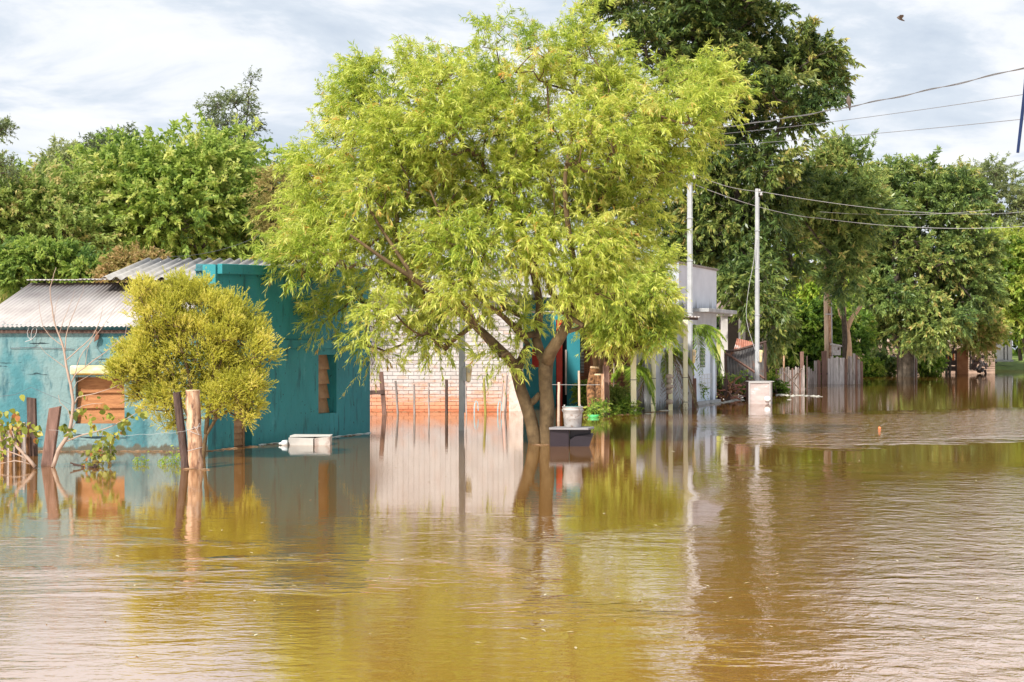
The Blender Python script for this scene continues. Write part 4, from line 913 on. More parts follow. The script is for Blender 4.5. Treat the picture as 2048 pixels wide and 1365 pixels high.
for a, b, y in ((1992, 2007, 640), (2010, 2014, 650), (2016, 2024.5, 645)): pbox(MB(), a, b, y, 724, DPp, .5).build('pillar', CREAM, gp, bevel=.02)
pbox(MB(), 1990, 2027, 720, 723.5, DPp-.3, .5).build('base', CONC, gp)
pbox(MB(), 1990, 2010, 600, 640, DPp+.2, .4).build('upper_pillar', CREAM, gp, bevel=.02)
tag(MB().tube([W(2041, 722, 128), W(2039, 690, 128), W(2040, 655, 128)], [.18, .16, .15], 7).build('dark_post', BARKD, loc=W(2041, 722, 128)), 'thin dark post on the grassy bank at the right edge', 'post')

# ------------------------------------------------------------------ power lines and birds
def line(name, label, P, Q, sag, r=.012, m=WIREM, n=40, twist=False, grp='overhead wires on the right'):
    P, Q = Vector(P), Vector(Q); pts = [P+(Q-P)*t-Vector((0, 0, sag*4*t*(1-t))) for t in np.linspace(0, 1, n+1)]
    mb = MB().tube(pts, r*.7, 5)
    if twist: mb.tube([p+Vector((0, .02*math.sin(i*.9), .02*math.cos(i*.9))) for i, p in enumerate(pts)], r*.7, 4)
    o = mb.build('power_line', m, loc=P); tag(o, label, 'power line', grp); return o
WM = flat('weathered_cable', (.20, .19, .19), .6, bump=0)
line('w', 'thickest twisted cable, topmost of the wires, with a bird on it', W(1180, 268, 58), W(2120, 118, 26), .42, .012, WM, 90, True)
line('w', 'second overhead wire from the top, thin and plain', W(1180, 282, 58), W(2120, 178, 26), .22, .009, WM)
line('w', 'third overhead wire from the top, lowest across the open sky', W(1180, 300, 58), W(2120, 231, 26), .15, .009, WM)
line('w', 'short wire leaving the tree tops at the far right edge', W(1940, 352, 60), W(2110, 302, 40), .02, .010, WM)
p1t, p2t = W(1384, 347, P1[0]), W(1518, 383, P2[0])
line('w', 'wire from the tallest pole top to the bare pole top', p1t, p2t, .12, .014, WIREL, 20)
line('w', 'wire running right from the bare pole top into the trees', p2t, W(2100, 418, 95), .55, .016, WIREL)
line('w', 'sagging cable from the tallest pole passing the bare pole', W(1386, 368, P1[0]), W(1640, 437, 70), .20, .016, WIREL)
line('w', 'long sagging cable in front of the mango tree', W(1640, 437, 70), W(2110, 448, 78), .35, .018, WIREL)
line('w', 'slack wire crossing rightward behind the bare pole', W(1640, 424, 72), W(1980, 420, 80), .2, .014, WIREL)
line('w', 'faint wire across the bushes above the left roof', W(300, 512, 40), W(600, 425, 42), .4, .010, WIREM, 20, grp='wires on the left')
tag(MB().tube([q for q, _ in spline([(W(1511, 470, P2[0]-.2)), W(1508, 520, P2[0]-.2), W(1497, 580, P2[0]-.2), W(1493, 640, P2[0]-.1), W(1510, 700, P2[0]-.1)], .3)], .009, 4).build('drop_cable', WIREL, loc=W(1508, 500, P2[0])), 'slack pale service cable drooping beside the bare pole', 'cable')
tag(MB().tube([W(2060, 60, 9), W(2049, 190, 9), W(2042, 250, 9), W(2035.5, 306, 9)], [.010, .011, .010, .009], 6).build('rope_end', BLUER, loc=W(2049, 190, 9)), 'dark blue rope end hanging in at the upper right edge', 'rope')
def bird(label, c, s, fly=False):
    o = thing('bird', label, 'bird', c); c = Vector(c)
    BM = flat('bird_brown' , (.12, .09, .07), .8, bump=0)
    if not fly:
        MB().tube([c+Vector((0, 0, .02))*s+Vector((.02, 0, -.16))*s, c+Vector((.015, 0, -.04))*s, c+Vector((0, 0, .05))*s, c+Vector((-.01, 0, .12))*s, c+Vector((-.015, 0, .17))*s, c+Vector((-.02, 0, .21))*s], [.012*s, .03*s, .06*s, .055*s, .04*s, .01*s], 8).build('body', BM, o, smooth=True)
        MB().tube([c+Vector((-.03, -.02, .175))*s, c+Vector((-.085, -.03, .165))*s], [.014*s, .003*s], 5).build('beak', WIREM, o)
        for dx in (-.01, .02): MB().tube([c+Vector((dx, 0, .0))*s, c+Vector((dx, 0, -.05))*s], .005*s, 4).build('leg', WIREM, o)
    else:
        MB().tube([c+Vector((-.12, 0, .05))*s, c+Vector((-.06, 0, .03))*s, c, c+Vector((.1, 0, -.05))*s, c+Vector((.17, 0, -.08))*s], [.01*s, .035*s, .045*s, .03*s, .012*s], 7).build('body', BM, o, smooth=True)
        for sg in (-1, 1):
            mb = MB(); P = [c+Vector((-.04, 0, .02))*s, c+Vector((.05, 0, -.02))*s, c+Vector((.10, .16*sg, .10+.03*sg))*s, c+Vector((.04, .30*sg, .13+.05*sg))*s, c+Vector((-.05, .15*sg, .11))*s]
            mb.v = [tuple(q) for q in P]+[tuple(q-Vector((0, 0, .008*s))) for q in P]; mb.f = [(0, 1, 2, 3, 4), (9, 8, 7, 6, 5)]+[(i, (i+1) % 5, 5+(i+1) % 5, 5+i) for i in range(5)]; mb.build('wing', BM, o)
tb = (1697-1180)/(2120-1180)
def on_line(P, Q, sag, px, m=300):
    best = min((abs(1024+(q.x/q.y)*F-px), tuple(q)) for q in (P+(Q-P)*t-Vector((0, 0, sag*4*t*(1-t))) for t in np.linspace(0, 1, m))); return Vector(best[1])
bp = on_line(W(1180, 268, 58), W(2120, 118, 26), .42, 1697)
bird('small bird perched upright on the topmost cable', bp+Vector((0, 0, .05)), 1.0)
bird('tiny bird flying high in the open sky at the upper right', W(1800, 38, 60), 1.1, True)

# ------------------------------------------------------------------ foliage engine
def np_mesh(name, V, Q, m, tint=None, org=(0, 0, 0)):
    """V (n,3) verts, Q (k,s) faces of s corners"""
    me = bpy.data.meshes.new(name); k, s = Q.shape
    me.vertices.add(len(V)); me.vertices.foreach_set('co', (V-np.array(org)).astype(np.float32).ravel())
    me.loops.add(k*s); me.loops.foreach_set('vertex_index', Q.astype(np.int32).ravel())
    me.polygons.add(k); me.polygons.foreach_set('loop_start', np.arange(0, k*s, s, dtype=np.int32))
    if tint is not None:
        at = me.attributes.new('tint', 'FLOAT', 'FACE'); at.data.foreach_set('value', tint.astype(np.float32))
    me.materials.append(m); me.update(calc_edges=True); return me
def unit(a): return a/np.maximum(np.linalg.norm(a, axis=1, keepdims=True), 1e-9)
def leaf_geo(P, D, L, Wd, fold=.0, tri=False, flat_up=0.0):
    n = len(P); S = unit(np.cross(D, rng.normal(size=(n, 3))+np.array([0, 0, flat_up]))); L = L.reshape(-1, 1); Wd = Wd.reshape(-1, 1)
    if tri:
        V = np.stack([P-S*Wd*.5, P+S*Wd*.5, P+D*L], 1).reshape(-1, 3); return V, np.arange(3*n).reshape(n, 3)
    N = np.cross(D, S)
    mid = P+D*L*.45
    V = np.stack([P, mid+S*Wd*.5+N*Wd*fold, P+D*L-N*L*.06, mid-S*Wd*.5+N*Wd*fold], 1).reshape(-1, 3)
    return V, np.arange(4*n).reshape(n, 4)
def sprig_leaves(C, T, Ls, k, leafL, leafW, droop=.3, spread=.9, hang=.5, tri=False, tintbase=None, tipyellow=.25, fold=.1, start=.1, flat_up=0.0):
    """k leaves along each sprig: C start points, T directions, Ls lengths"""
    n = len(C); t = start+(1-start)*rng.random((n, k)); Ls = np.broadcast_to(Ls, (n,))
    P = C[:, None]+T[:, None]*(t*Ls[:, None])[..., None]; P[..., 2] -= droop*(t**2)*Ls[:, None]
    td = T[:, None]-np.array([0, 0, 1])*(2*droop*t)[..., None]
    D = td+rng.normal(size=(n, k, 3))*spread*.6; D[..., 2] -= hang
    D = unit(D.reshape(-1, 3)); P = P.reshape(-1, 3); m = n*k
    L = leafL*rng.uniform(.65, 1.25, m)*np.repeat(rng.uniform(.6, 1.3, n), k)
    tb = np.zeros(n)+.4 if tintbase is None else tintbase
    tint = np.clip(np.repeat(tb, k)+tipyellow*(t.ravel()-.5)+rng.normal(size=m)*.13, 0, 1)
    V, Q = leaf_geo(P, D, L, L*leafW/leafL, fold, tri, flat_up); return V, Q, tint
def ptube(paths, m, name, parent, org, n=8):
    mb = MB()
    for pts, rad in paths: mb.tube(pts, rad, n, caps=True)
    return mb.build(name, m, parent, smooth=True)
def grow(trunks, A, step=.35, rtip=.006, power=.42, up=.5, sag=.0, jit=.05, maxr=.09):
    """attach attractors A to the trunk polylines; returns node arrays for branch tubes"""
    cap = sum(len(t[0]) for t in trunks)+len(A)*14+50
    P = np.zeros((cap, 3)); par = -np.ones(cap, int); kind = np.zeros(cap, int); n = 0
    for pts, rad, okfrom in trunks:
        for i, p in enumerate(pts):
            P[n] = p; kind[n] = 1 if i >= okfrom*len(pts) else 2; n += 1
    base = P[0].copy()
    order = np.argsort(np.linalg.norm((A-base)*np.array([1, 1, .8]), axis=1)); tips = []
    for ai in order:
        a = A[ai]; d = P[:n]-a; dist = np.linalg.norm(d, axis=1)+up*np.maximum(0, P[:n, 2]-a[2]+.1)+np.where(kind[:n] == 2, 1e6, 0)
        j = int(np.argmin(dist)); b = P[j].copy(); L = np.linalg.norm(a-b); k = max(1, int(L/step)); prev = j
        k = min(k, 12); mid = (a+b)/2+rng.normal(size=3)*jit*L+np.array([0, 0, .10*L*up])
        for q in range(1, k+1):
            t = q/k; p = b*(1-t)**2+2*mid*t*(1-t)+a*t*t
            P[n] = p; par[n] = prev; prev = n; n += 1
        tips.append(n-1)
    cnt = np.zeros(n)
    for t in tips:
        c = t
        while c >= 0: cnt[c] += 1; c = par[c]
    rad = np.minimum(maxr, rtip*np.maximum(cnt, 1)**power)
    return P[:n], par[:n], rad, tips
def branch_mesh(P, par, rad, ns=5):
    idx = np.where(par >= 0)[0]; a = P[par[idx]]; b = P[idx]
    ra = np.minimum(rad[par[idx]], rad[idx]*1.25); ra = np.where(rad[par[idx]] == 0, rad[idx]*1.25, ra); rb = rad[idx]
    d = unit(b-a); dd = d.copy(); ref = np.where(np.abs(d[:, 2:3]) < .9, np.array([[0, 0, 1.]]), np.array([[1., 0, 0]]))
    s = unit(np.cross(d, ref)); u = np.cross(d, s); an = np.arange(ns)*2*np.pi/ns
    ring = s[:, None]*np.cos(an)[None, :, None]+u[:, None]*np.sin(an)[None, :, None]
    V = np.concatenate([a[:, None]-d[:, None]*0.01+ring*ra[:, None, None], b[:, None]+ring*rb[:, None, None]], 1).reshape(-1, 3)
    k = np.arange(len(idx))[:, None]*(2*ns); j = np.arange(ns)[None]; jn = (np.arange(ns)+1) % ns
    Q = np.stack([k+j, k+jn[None], k+ns+jn[None], k+ns+j], -1).reshape(-1, 4); return V, Q
def lobes_world(lobes, D, dr=1.0, dj=.6):
    out = []
    for l in lobes:
        dd = l[4] if len(l) > 4 else rng.uniform(-dj, dj)
        c = np.array(W(l[0], l[1], D+dd)); rx, rz = l[2]*D/F, l[3]*D/F; ry = l[5] if len(l) > 5 else (rx+rz)/2*dr
        out.append((c, np.array([rx, ry, rz])))
    return out
def sample_lobes(LB, clumps, per, csize, inner=.35):
    """clump centres spread through the outer part of each lobe, then attractors about each clump centre"""
    wts = np.array([(r[0]*r[2]*r[1])**(2/3) for _, r in LB]); wts /= wts.sum(); CC = []; AA = []; CI = []
    for (c, r), w in zip(LB, wts):
        k = max(2, int(round(clumps*w)))
        d = unit(rng.normal(size=(k, 3))); rr = (inner+(1-inner)*rng.random((k, 1)))**.6
        cen = c+d*rr*r*.88
        for q in cen:
            CC.append(q); s = csize*rng.uniform(.6, 1.35); dd = unit(rng.normal(size=(per, 3)))*(rng.random((per, 1))**.45)
            AA.append(q+dd*np.array([s, s, s*.75])); CI += [len(CC)-1]*per
    return np.array(CC), np.concatenate(AA), np.array(CI)
def tree(name, label, cat, D, base, trunks, lobes, lm, bark, clumps=60, per=8, csize=.35, sprigs=3, k=14, Ls=.5, leafL=.10, leafW=.02, droop=.3, hang=.5, spread=.9,
         tri=False, tint=.45, tvar=.18, dr=1.0, dj=.6, inner=.35, okfrom=.45, rtip=.006, power=.42, jit=.06, upb=.35, outb=.9, group=None, tips_leaf=True, maxr=.09, nonwood=False, flat_up=0.0, step=.35, scatter=.6, tipyellow=.25):
    b = W(base[0], base[1], D); root = thing(name, label, cat, (b.x, b.y, max(-.6, b.z) if base[1] > HY else b.z), group)
    org = worg(root); TR = []
    for pts, r0, r1 in trunks:
        pw = [W(p[0], p[1], D+(p[2] if len(p) > 2 else 0)) for p in pts]; sp_ = spline(pw, .22); n_ = len(sp_)
        rad = [r0+(r1-r0)*(i/(n_-1))**.8 for i in range(n_)]; rad = [q*(1+.05*math.sin(i*1.1)+.03*math.sin(i*2.7)) for i, q in enumerate(rad)]
        P3 = [q for q, _ in sp_]; MB().tube(P3, rad, 10).build('trunk', bark, root, smooth=True); TR.append((np.array([tuple(q) for q in P3]), rad, okfrom))
    LB = lobes_world(lobes, D, dr, dj); cen = np.mean([c for c, _ in LB], 0)
    CC, AA, CI = sample_lobes(LB, clumps, per, csize, inner)
    if not nonwood:
        P, par, rad, tips = grow(TR, AA, rtip=rtip, power=power, jit=jit, maxr=maxr, step=step)
        V, Q = branch_mesh(P, par, rad); o = bpy.data.objects.new('branches', np_mesh('branches', V, Q, bark, org=org)); COL.objects.link(o); o.parent = root
    n = len(AA)*sprigs; C = np.repeat(AA, sprigs, 0)+rng.normal(size=(n, 3))*Ls*.28*scatter; ci = np.repeat(CI, sprigs)
    out = unit(C-CC[ci])*.8+unit(C-cen)*.7
    T = unit(out*outb+np.array([0, 0, upb])+rng.normal(size=(n, 3))*.55)
    ct = np.clip(tint+rng.normal(size=len(CC))*tvar, 0, 1)
    V, Q, ti = sprig_leaves(C, T, Ls*rng.uniform(.6, 1.3, n), k, leafL, leafW, droop, spread, hang, tri, ct[ci]+rng.normal(size=n)*.05, flat_up=flat_up, tipyellow=tipyellow)
    o = bpy.data.objects.new('foliage', np_mesh('foliage', V, Q, lm, ti, org)); COL.objects.link(o); o.parent = root
    return root
# leaf colours (tuned against the render)
L_WIL = leafmat('willow_leaf', [(0, (.13, .22, .03)), (.3, (.32, .42, .055)), (.6, (.53, .57, .095)), (.88, (.66, .67, .22)), (1, (.60, .32, .07))], trans=.45, rough=.45)
L_BUSH = leafmat('yellow_scale_leaf', [(0, (.21, .23, .03)), (.4, (.45, .45, .055)), (.75, (.64, .60, .11)), (1, (.72, .62, .2))], trans=.42, rough=.7)
L_GRN = leafmat('bright_green_leaf', [(0, (.045, .10, .018)), (.35, (.12, .215, .028)), (.7, (.24, .36, .045)), (1, (.42, .46, .09))], trans=.42)
L_OLV = leafmat('olive_leaf', [(0, (.07, .11, .025)), (.4, (.17, .235, .045)), (.75, (.31, .35, .08)), (1, (.46, .33, .12))], trans=.4)
L_DRK = leafmat('dark_glossy_leaf', [(0, (.035, .065, .02)), (.35, (.085, .14, .034)), (.65, (.18, .225, .05)), (.9, (.34, .35, .09)), (1, (.48, .38, .13))], trans=.34, rough=.36)
L_MNG = leafmat('mango_leaf', [(0, (.05, .10, .035)), (.35, (.12, .19, .055)), (.65, (.23, .31, .08)), (.92, (.38, .41, .11)), (1, (.50, .40, .14))], trans=.36, rough=.36)
L_FAR = leafmat('hazy_green_leaf', [(0, (.08, .15, .035)), (.35, (.19, .29, .055)), (.7, (.36, .46, .09)), (1, (.54, .56, .17))], trans=.5)  # distance haze put into the leaf colour, here and in the olive
L_FARO = leafmat('hazy_olive_leaf', [(0, (.10, .16, .04)), (.4, (.22, .31, .07)), (.8, (.38, .45, .12)), (1, (.52, .44, .18))], trans=.45)
L_FTH = leafmat('feathery_grey_leaf', [(0, (.08, .11, .05)), (.5, (.20, .25, .10)), (1, (.34, .36, .14))], trans=.35)
L_YEL = leafmat('lime_leaf', [(0, (.12, .22, .025)), (.5, (.30, .44, .05)), (1, (.52, .54, .10))], trans=.45)  # bright yellow-green leaf colour, also on the raised palm fronds
L_BRN = leafmat('dead_frond', [(0, (.12, .07, .04)), (1, (.34, .22, .12))], trans=.15)
L_RED = leafmat('brownish_shrub_leaf', [(0, (.15, .14, .03)), (.5, (.34, .29, .09)), (1, (.50, .32, .15))], trans=.35)

# ------------------------------------------------------------------ the willow
wl = [(610, 440, 60, 75), (660, 345, 75, 85), (690, 245, 55, 60), (565, 500, 40, 28), (645, 515, 75, 45), (700, 590, 55, 42), (752, 640, 52, 38), (735, 690, 28, 22), (640, 620, 28, 20),
      (735, 170, 48, 55), (760, 125, 26, 40), (805, 130, 18, 40), (770, 250, 85, 80), (770, 365, 110, 95), (740, 470, 95, 75), (830, 540, 95, 60), (850, 620, 75, 42), (880, 680, 45, 22), (820, 665, 40, 26),
      (855, 110, 28, 40), (885, 165, 45, 50), (870, 260, 95, 90), (900, 380, 110, 95), (930, 485, 90, 70), (920, 585, 65, 45), (990, 590, 40, 30),
      (1000, 65, 24, 45), (950, 110, 26, 40), (985, 175, 75, 65), (1010, 270, 115, 95), (1040, 385, 120, 95), (1050, 490, 95, 60), (1020, 690, 22, 26, -.4), (1055, 640, 28, 22, .3),
      (1065, 100, 28, 40), (1105, 120, 40, 45), (1130, 60, 26, 38), (1185, 50, 32, 48), (1185, 150, 95, 75), (1190, 260, 110, 90), (1180, 380, 105, 90), (1160, 490, 90, 65), (1130, 570, 48, 35),
      (1290, 215, 75, 60), (1335, 265, 70, 75), (1375, 160, 55, 42), (1425, 165, 42, 30), (1458, 185, 20, 18), (1388, 225, 50, 45), (1330, 335, 52, 55), (1395, 285, 28, 28), (1265, 330, 85, 80), (1265, 430, 65, 62), (1235, 500, 60, 48), (1205, 560, 48, 35)]
wil_tr = [([(1071, 905), (1069, 880), (1063, 845), (1052, 808), (1041, 778), (1033, 742, -.05), (1034, 722, -.05)], .125, .12),
          ([(1034, 740, -.05), (1018, 718, -.1), (990, 690, -.3), (965, 666, -.4), (930, 634, -.6), (885, 600, -.8), (830, 560, -1.0), (770, 520, -1.2), (700, 470, -1.3)], .105, .022),
          ([(1036, 738), (1048, 705, .1), (1056, 690, .2)], .09, .05),
          ([(1094, 905), (1093, 880), (1093, 845), (1094, 808), (1091, 770), (1091, 742), (1093, 716)], .13, .145),
          ([(1091, 730), (1080, 705, .2), (1073, 680, .3), (1077, 650, .4), (1079, 610, .5), (1066, 540, .6), (1040, 430, .6), (1000, 300, .4), (985, 180, .3)], .10, .02),
          ([(1075, 668, .3), (1052, 672, .1), (1030, 655, .0), (1005, 632, -.3), (950, 585, -.8), (900, 480, -1.2), (860, 380, -1.2)], .07, .018),
          ([(1092, 730), (1102, 703, -.2), (1118, 678, -.3), (1134, 650, -.3), (1152, 615, -.3), (1160, 560, -.2), (1180, 470, .1), (1220, 360, .3), (1290, 270, .3), (1360, 220, .2)], .125, .022),
          ([(1128, 664, -.3), (1150, 660, -.6), (1166, 652, -.8)], .05, .025),
          ([(1158, 570, -.2), (1140, 480, -.8), (1130, 360, -1.0), (1150, 240, -.8), (1150, 120, -.5)], .07, .018),
          ([(1066, 540, .6), (1100, 440, 1.2), (1150, 330, 1.4), (1200, 200, 1.2)], .06, .018),
          ([(1040, 430, .6), (960, 340, .2), (880, 230, 0), (770, 170, .1)], .05, .016),
          ([(830, 560, -1.0), (730, 400, -.6), (700, 280, -.2)], .045, .014),
          ([(1056, 812), (1070, 800), (1080, 788)], .07, .055)]
wl = [(a[0], a[1]+(24 if a[1] < 125 and a[0] < 1250 else 0), a[2]*.86, a[3]*.88)+tuple(a[4:]) for a in wl]
willow = tree('willow_tree', 'large yellow-green willow with twin trunks rising from the water mid-picture', 'tree', 29.2, (1080, 885), wil_tr, wl, L_WIL, BARK,
     clumps=460, per=6, csize=.36, sprigs=4, k=32, Ls=.44, leafL=.125, leafW=.0175, droop=.35, hang=.55, spread=.95, tint=.50, tvar=.13, dr=1.2, dj=1.2, okfrom=.55, upb=.55, outb=.7, rtip=.0045, scatter=1.1, maxr=.05)
tree('willow_tree', 'smaller willow behind the cut stumps, hanging over the white porch posts', 'tree', 41, (1196, 830),
     [([(1196, 850, 1.8), (1194, 760, 1.8), (1190, 715, 1.5), (1183, 670, .8), (1190, 600, .2)], .10, .05), ([(1201, 850, 2), (1202, 740, 2), (1212, 690, 1.2), (1240, 620, .3), (1280, 580, 0)], .085, .04), ([(1192, 715, 1.5), (1200, 670, .8), (1200, 620, 0)], .06, .03)],
     [(1190, 635, 36, 34), (1175, 590, 44, 40), (1238, 640, 46, 34), (1250, 590, 46, 42), (1292, 635, 40, 38), (1285, 560, 40, 38), (1318, 640, 24, 32), (1310, 580, 26, 36), (1318, 525, 22, 30), (1235, 675, 34, 12), (1290, 674, 30, 12), (1338, 628, 12, 22), (1325, 670, 14, 12)],
     L_WIL, BARK, clumps=120, per=6, csize=.34, sprigs=4, k=18, Ls=.42, leafL=.15, leafW=.022, droop=.3, hang=.55, tint=.42, tvar=.15, dr=.9, dj=.8, upb=.2, okfrom=.3)

# ------------------------------------------------------------------ yellow bush by the turquoise house
bl = [(300, 590, 42, 35), (370, 580, 45, 38), (330, 640, 75, 55), (420, 600, 48, 45), (455, 650, 55, 50), (400, 680, 80, 60), (290, 700, 55, 48), (262, 735, 40, 38), (320, 740, 70, 55), (500, 650, 40, 45), (515, 700, 34, 30), (460, 720, 55, 40), (400, 770, 70, 48),
      (330, 800, 40, 34), (480, 780, 60, 40), (510, 760, 34, 32), (500, 820, 22, 26), (345, 838, 20, 18), (280, 780, 20, 22), (430, 800, 40, 24), (470, 610, 30, 26)]
tree('golden_bush', 'rounded feathery yellow-green bush against the turquoise house wall', 'bush', 25.2, (398, 917),
     [([(400, 935), (398, 880), (392, 840), (388, 800), (375, 740), (360, 680)], .055, .02), ([(404, 935), (412, 870), (432, 838), (455, 822), (480, 800, .2)], .045, .015), ([(400, 900), (380, 840), (340, 760), (300, 690)], .04, .012), ([(412, 868), (420, 780), (440, 700), (460, 640)], .04, .012)],
     [(a[0]-4, a[1]+3, a[2]*.86, a[3]*.90) for a in bl], L_BUSH, BARK, clumps=340, per=10, csize=.17, sprigs=6, k=27, Ls=.15, leafL=.030, leafW=.0105, droop=.05, hang=-.25, spread=.9, tri=True, tint=.5, tvar=.14, dr=1.0, dj=.25, upb=.9, outb=.8, okfrom=.45, rtip=.0022, scatter=.9, step=.15, maxr=.014)

# ------------------------------------------------------------------ bare shrub and drooping leaves in the left foreground
Db = 23.3
bs = thing('bare_shrub', 'leafless pale shrub with long upright twigs rising before the left window', 'shrub', W(108, 930, Db)-Vector((0, 0, W(108, 930, Db).z)))
def twigs(root, D, paths, m=TWIG):
    mb = MB(); stem = MB()
    for i, (pts, r0, r1) in enumerate(paths):
        P = [q for q, _ in spline([W(p[0], p[1], D+(p[2] if len(p) > 2 else 0)) for p in pts], .09)]; n = len(P)
        (stem if i == 0 else mb).tube([q+Vector((random.uniform(-1, 1), random.uniform(-1, 1), random.uniform(-1, 1)))*.004 for q in P], [r0+(r1-r0)*(k/(n-1)) for k in range(n)], 6)
    stem.build('stem', m, root, smooth=True); mb.build('twigs', m, root, smooth=True)
twigs(bs, Db, [([(106, 935), (118, 900), (136, 870), (143, 840), (146, 805), (141, 770), (133, 735), (128, 700), (118, 670), (108, 640), (102, 600), (100, 575), (105, 560), (112, 535)], .036, .004),
    ([(142, 768), (150, 750), (170, 735), (200, 712), (230, 690), (250, 670), (254, 652)], .010, .003), ([(129, 705), (135, 660), (150, 620), (166, 585)], .009, .003), ([(131, 722), (150, 705), (185, 672), (200, 640), (206, 612)], .009, .003),
    ([(127, 695), (122, 690), (100, 672), (86, 655), (78, 610), (77, 600)], .007, .002), ([(133, 738), (110, 720), (90, 705), (78, 690)], .006, .002), ([(146, 815), (155, 795), (178, 790), (215, 780), (238, 770)], .009, .003),
    ([(147, 822), (165, 812), (185, 808), (210, 808)], .007, .003), ([(146, 830), (160, 818), (162, 812)], .006, .003), ([(142, 846), (136, 820), (120, 805), (117, 790)], .008, .003), ([(128, 885), (160, 872), (210, 858), (250, 840), (275, 825), (290, 818)], .012, .004),
    ([(145, 785), (154, 765), (172, 755), (190, 745)], .006, .002), ([(150, 750), (160, 715), (185, 680), (215, 640), (240, 598)], .007, .002), ([(118, 670), (128, 640), (140, 610), (150, 580)], .006, .002), ([(136, 870), (144, 858), (150, 845)], .01, .005),
    ([(108, 640), (112, 610), (120, 590)], .005, .002), ([(170, 735), (175, 700), (190, 660)], .005, .002), ([(166, 585), (168, 570)], .003, .002)])
ls = thing('leaning_shrub', 'pale bent stems with yellowing leaves reaching in from the left edge', 'shrub', W(70, 932, 23.0)-Vector((0, 0, W(70, 932, 23.0).z)))
twigs(ls, 23.0, [([(70, 934), (55, 915), (35, 895), (18, 870), (-5, 845), (-40, 820)], .030, .014), ([(40, 900), (30, 880), (24, 862)], .012, .006), ([(60, 922), (40, 912), (10, 902), (-25, 898)], .012, .005), ([(60, 928), (30, 922), (0, 928), (-25, 932)], .010, .004), ([(18, 870), (0, 885), (-20, 905)], .012, .004)])
L_BIG = leafmat('yellowing_broad_leaf', [(0, (.09, .12, .02)), (.45, (.24, .28, .04)), (.8, (.42, .40, .08)), (1, (.42, .17, .06))], trans=.4, rough=.5)
def bigleaves(root, D, spots, size=.105, name='leaves'):
    C = []; 
    for x, y, n, s in spots:
        for i in range(n): C.append(tuple(W(x+random.gauss(0, s), y+random.gauss(0, s*.9), D+random.gauss(0, .10))))
    C += [(a+random.gauss(0, .04), b+random.gauss(0, .04), c-random.random()*.05) for a, b, c in C[::2]]
    C = np.array(C); n = len(C); Dr = unit(rng.normal(size=(n, 3))*.6+np.array([0, -.1, -.75])); L = size*rng.uniform(.6, 1.2, n)
    S = unit(np.cross(Dr, rng.normal(size=(n, 3))*.6+np.array([0, 1, 0]))); N = np.cross(Dr, S); L = L[:, None]
    V = []; prof = [(0, 0), (.15, .30), (.45, .36), (.75, .22), (1, 0)]
    cols = []
    for t, w in prof: cols.append(C+Dr*L*t+N*L*(.12*math.sin(3*t)))
    a = cols
    left = [C+Dr*L*t+S*L*w+N*L*(.12*math.sin(3*t)+.10*w) for t, w in prof[1:4]]; right = [C+Dr*L*t-S*L*w+N*L*(.12*math.sin(3*t)+.10*w) for t, w in prof[1:4]]
    V = np.stack([a[0]]+left+[a[4]]+right[::-1], 1).reshape(-1, 3); Q = np.arange(8*n).reshape(n, 8)
    o = bpy.data.objects.new(name, np_mesh(name, V, Q, L_BIG, np.clip(rng.normal(.5, .28, n), 0, 1), worg(root))); COL.objects.link(o); o.parent = root
bigleaves(bs, Db, [(170, 785, 2, 4), (205, 810, 7, 7), (185, 838, 8, 9), (150, 830, 5, 5), (138, 860, 6, 6), (125, 850, 5, 6), (240, 838, 8, 8), (222, 830, 5, 8), (278, 830, 3, 4), (283, 822, 3, 4), (205, 868, 9, 10), (222, 872, 6, 8), (200, 895, 6, 9), (234, 866, 4, 5), (160, 822, 4, 4), (255, 848, 4, 5)])
lp = thing('water_plant', 'clump of yellow-green leaves drooping into the water below the brown window', 'plant', W(200, 925, 23.6)-Vector((0, 0, W(200, 925, 23.6).z)))
twigs(lp, 23.6, [([(205, 935), (204, 915), (206, 880), (203, 850)], .006, .003), ([(220, 935), (221, 900), (218, 870)], .005, .003), ([(190, 930), (183, 912), (175, 905)], .005, .002)])
bigleaves(lp, 23.6, [(180, 907, 9, 7), (200, 912, 10, 8), (215, 905, 8, 6), (205, 880, 5, 5), (222, 915, 9, 5), (195, 925, 9, 8), (176, 920, 6, 4), (210, 895, 6, 6)], .10)
bigleaves(ls, 23.0, [(5, 830, 9, 8), (15, 848, 10, 9), (35, 835, 5, 5), (33, 825, 4, 3), (0, 862, 8, 8), (48, 850, 5, 5), (70, 856, 6, 6), (68, 866, 4, 4), (40, 870, 5, 6), (12, 880, 8, 9), (28, 890, 6, 8), (-10, 850, 8, 9), (0, 905, 5, 6), (42, 790, 1, 1)])
for (x, y, lb, s_) in ((283, 905, 'tiny seedling poking out of the water left of the bush posts', .6), (352, 915, 'small tuft of green weed beside the dark leaning post', 1.0), (330, 925, 'low sprig of weed at the water left of the dark leaning post', .7)):
    D = 24.0; wd = thing('water_weed', lb, 'weed', W(x, DW(0) if False else 0, D)*1-Vector((0, 0, W(x, 0, D).z)), 'weeds poking from the water by the left posts')
    c = np.array(W(x, 930, D)); c[2] = 0; n = int(60*s_); C = c+rng.normal(size=(n, 3))*np.array([.09, .06, .07])*s_+np.array([0, 0, .09*s_]); C[:, 2] = np.abs(C[:, 2])
    V, Q, ti = sprig_leaves(C, unit(rng.normal(size=(n, 3))+np.array([0, 0, .6])), .06, 4, .05, .014, tintbase=np.full(n, .5)); o = bpy.data.objects.new('leaves', np_mesh('leaves', V, Q, L_YEL, ti, worg(wd))); COL.objects.link(o); o.parent = wd
    MB().tube([tuple(c-np.array([0, 0, .2])), tuple(c+np.array([.01, 0, .15*s_]))], .004, 4).build('stem', TWIG, wd)

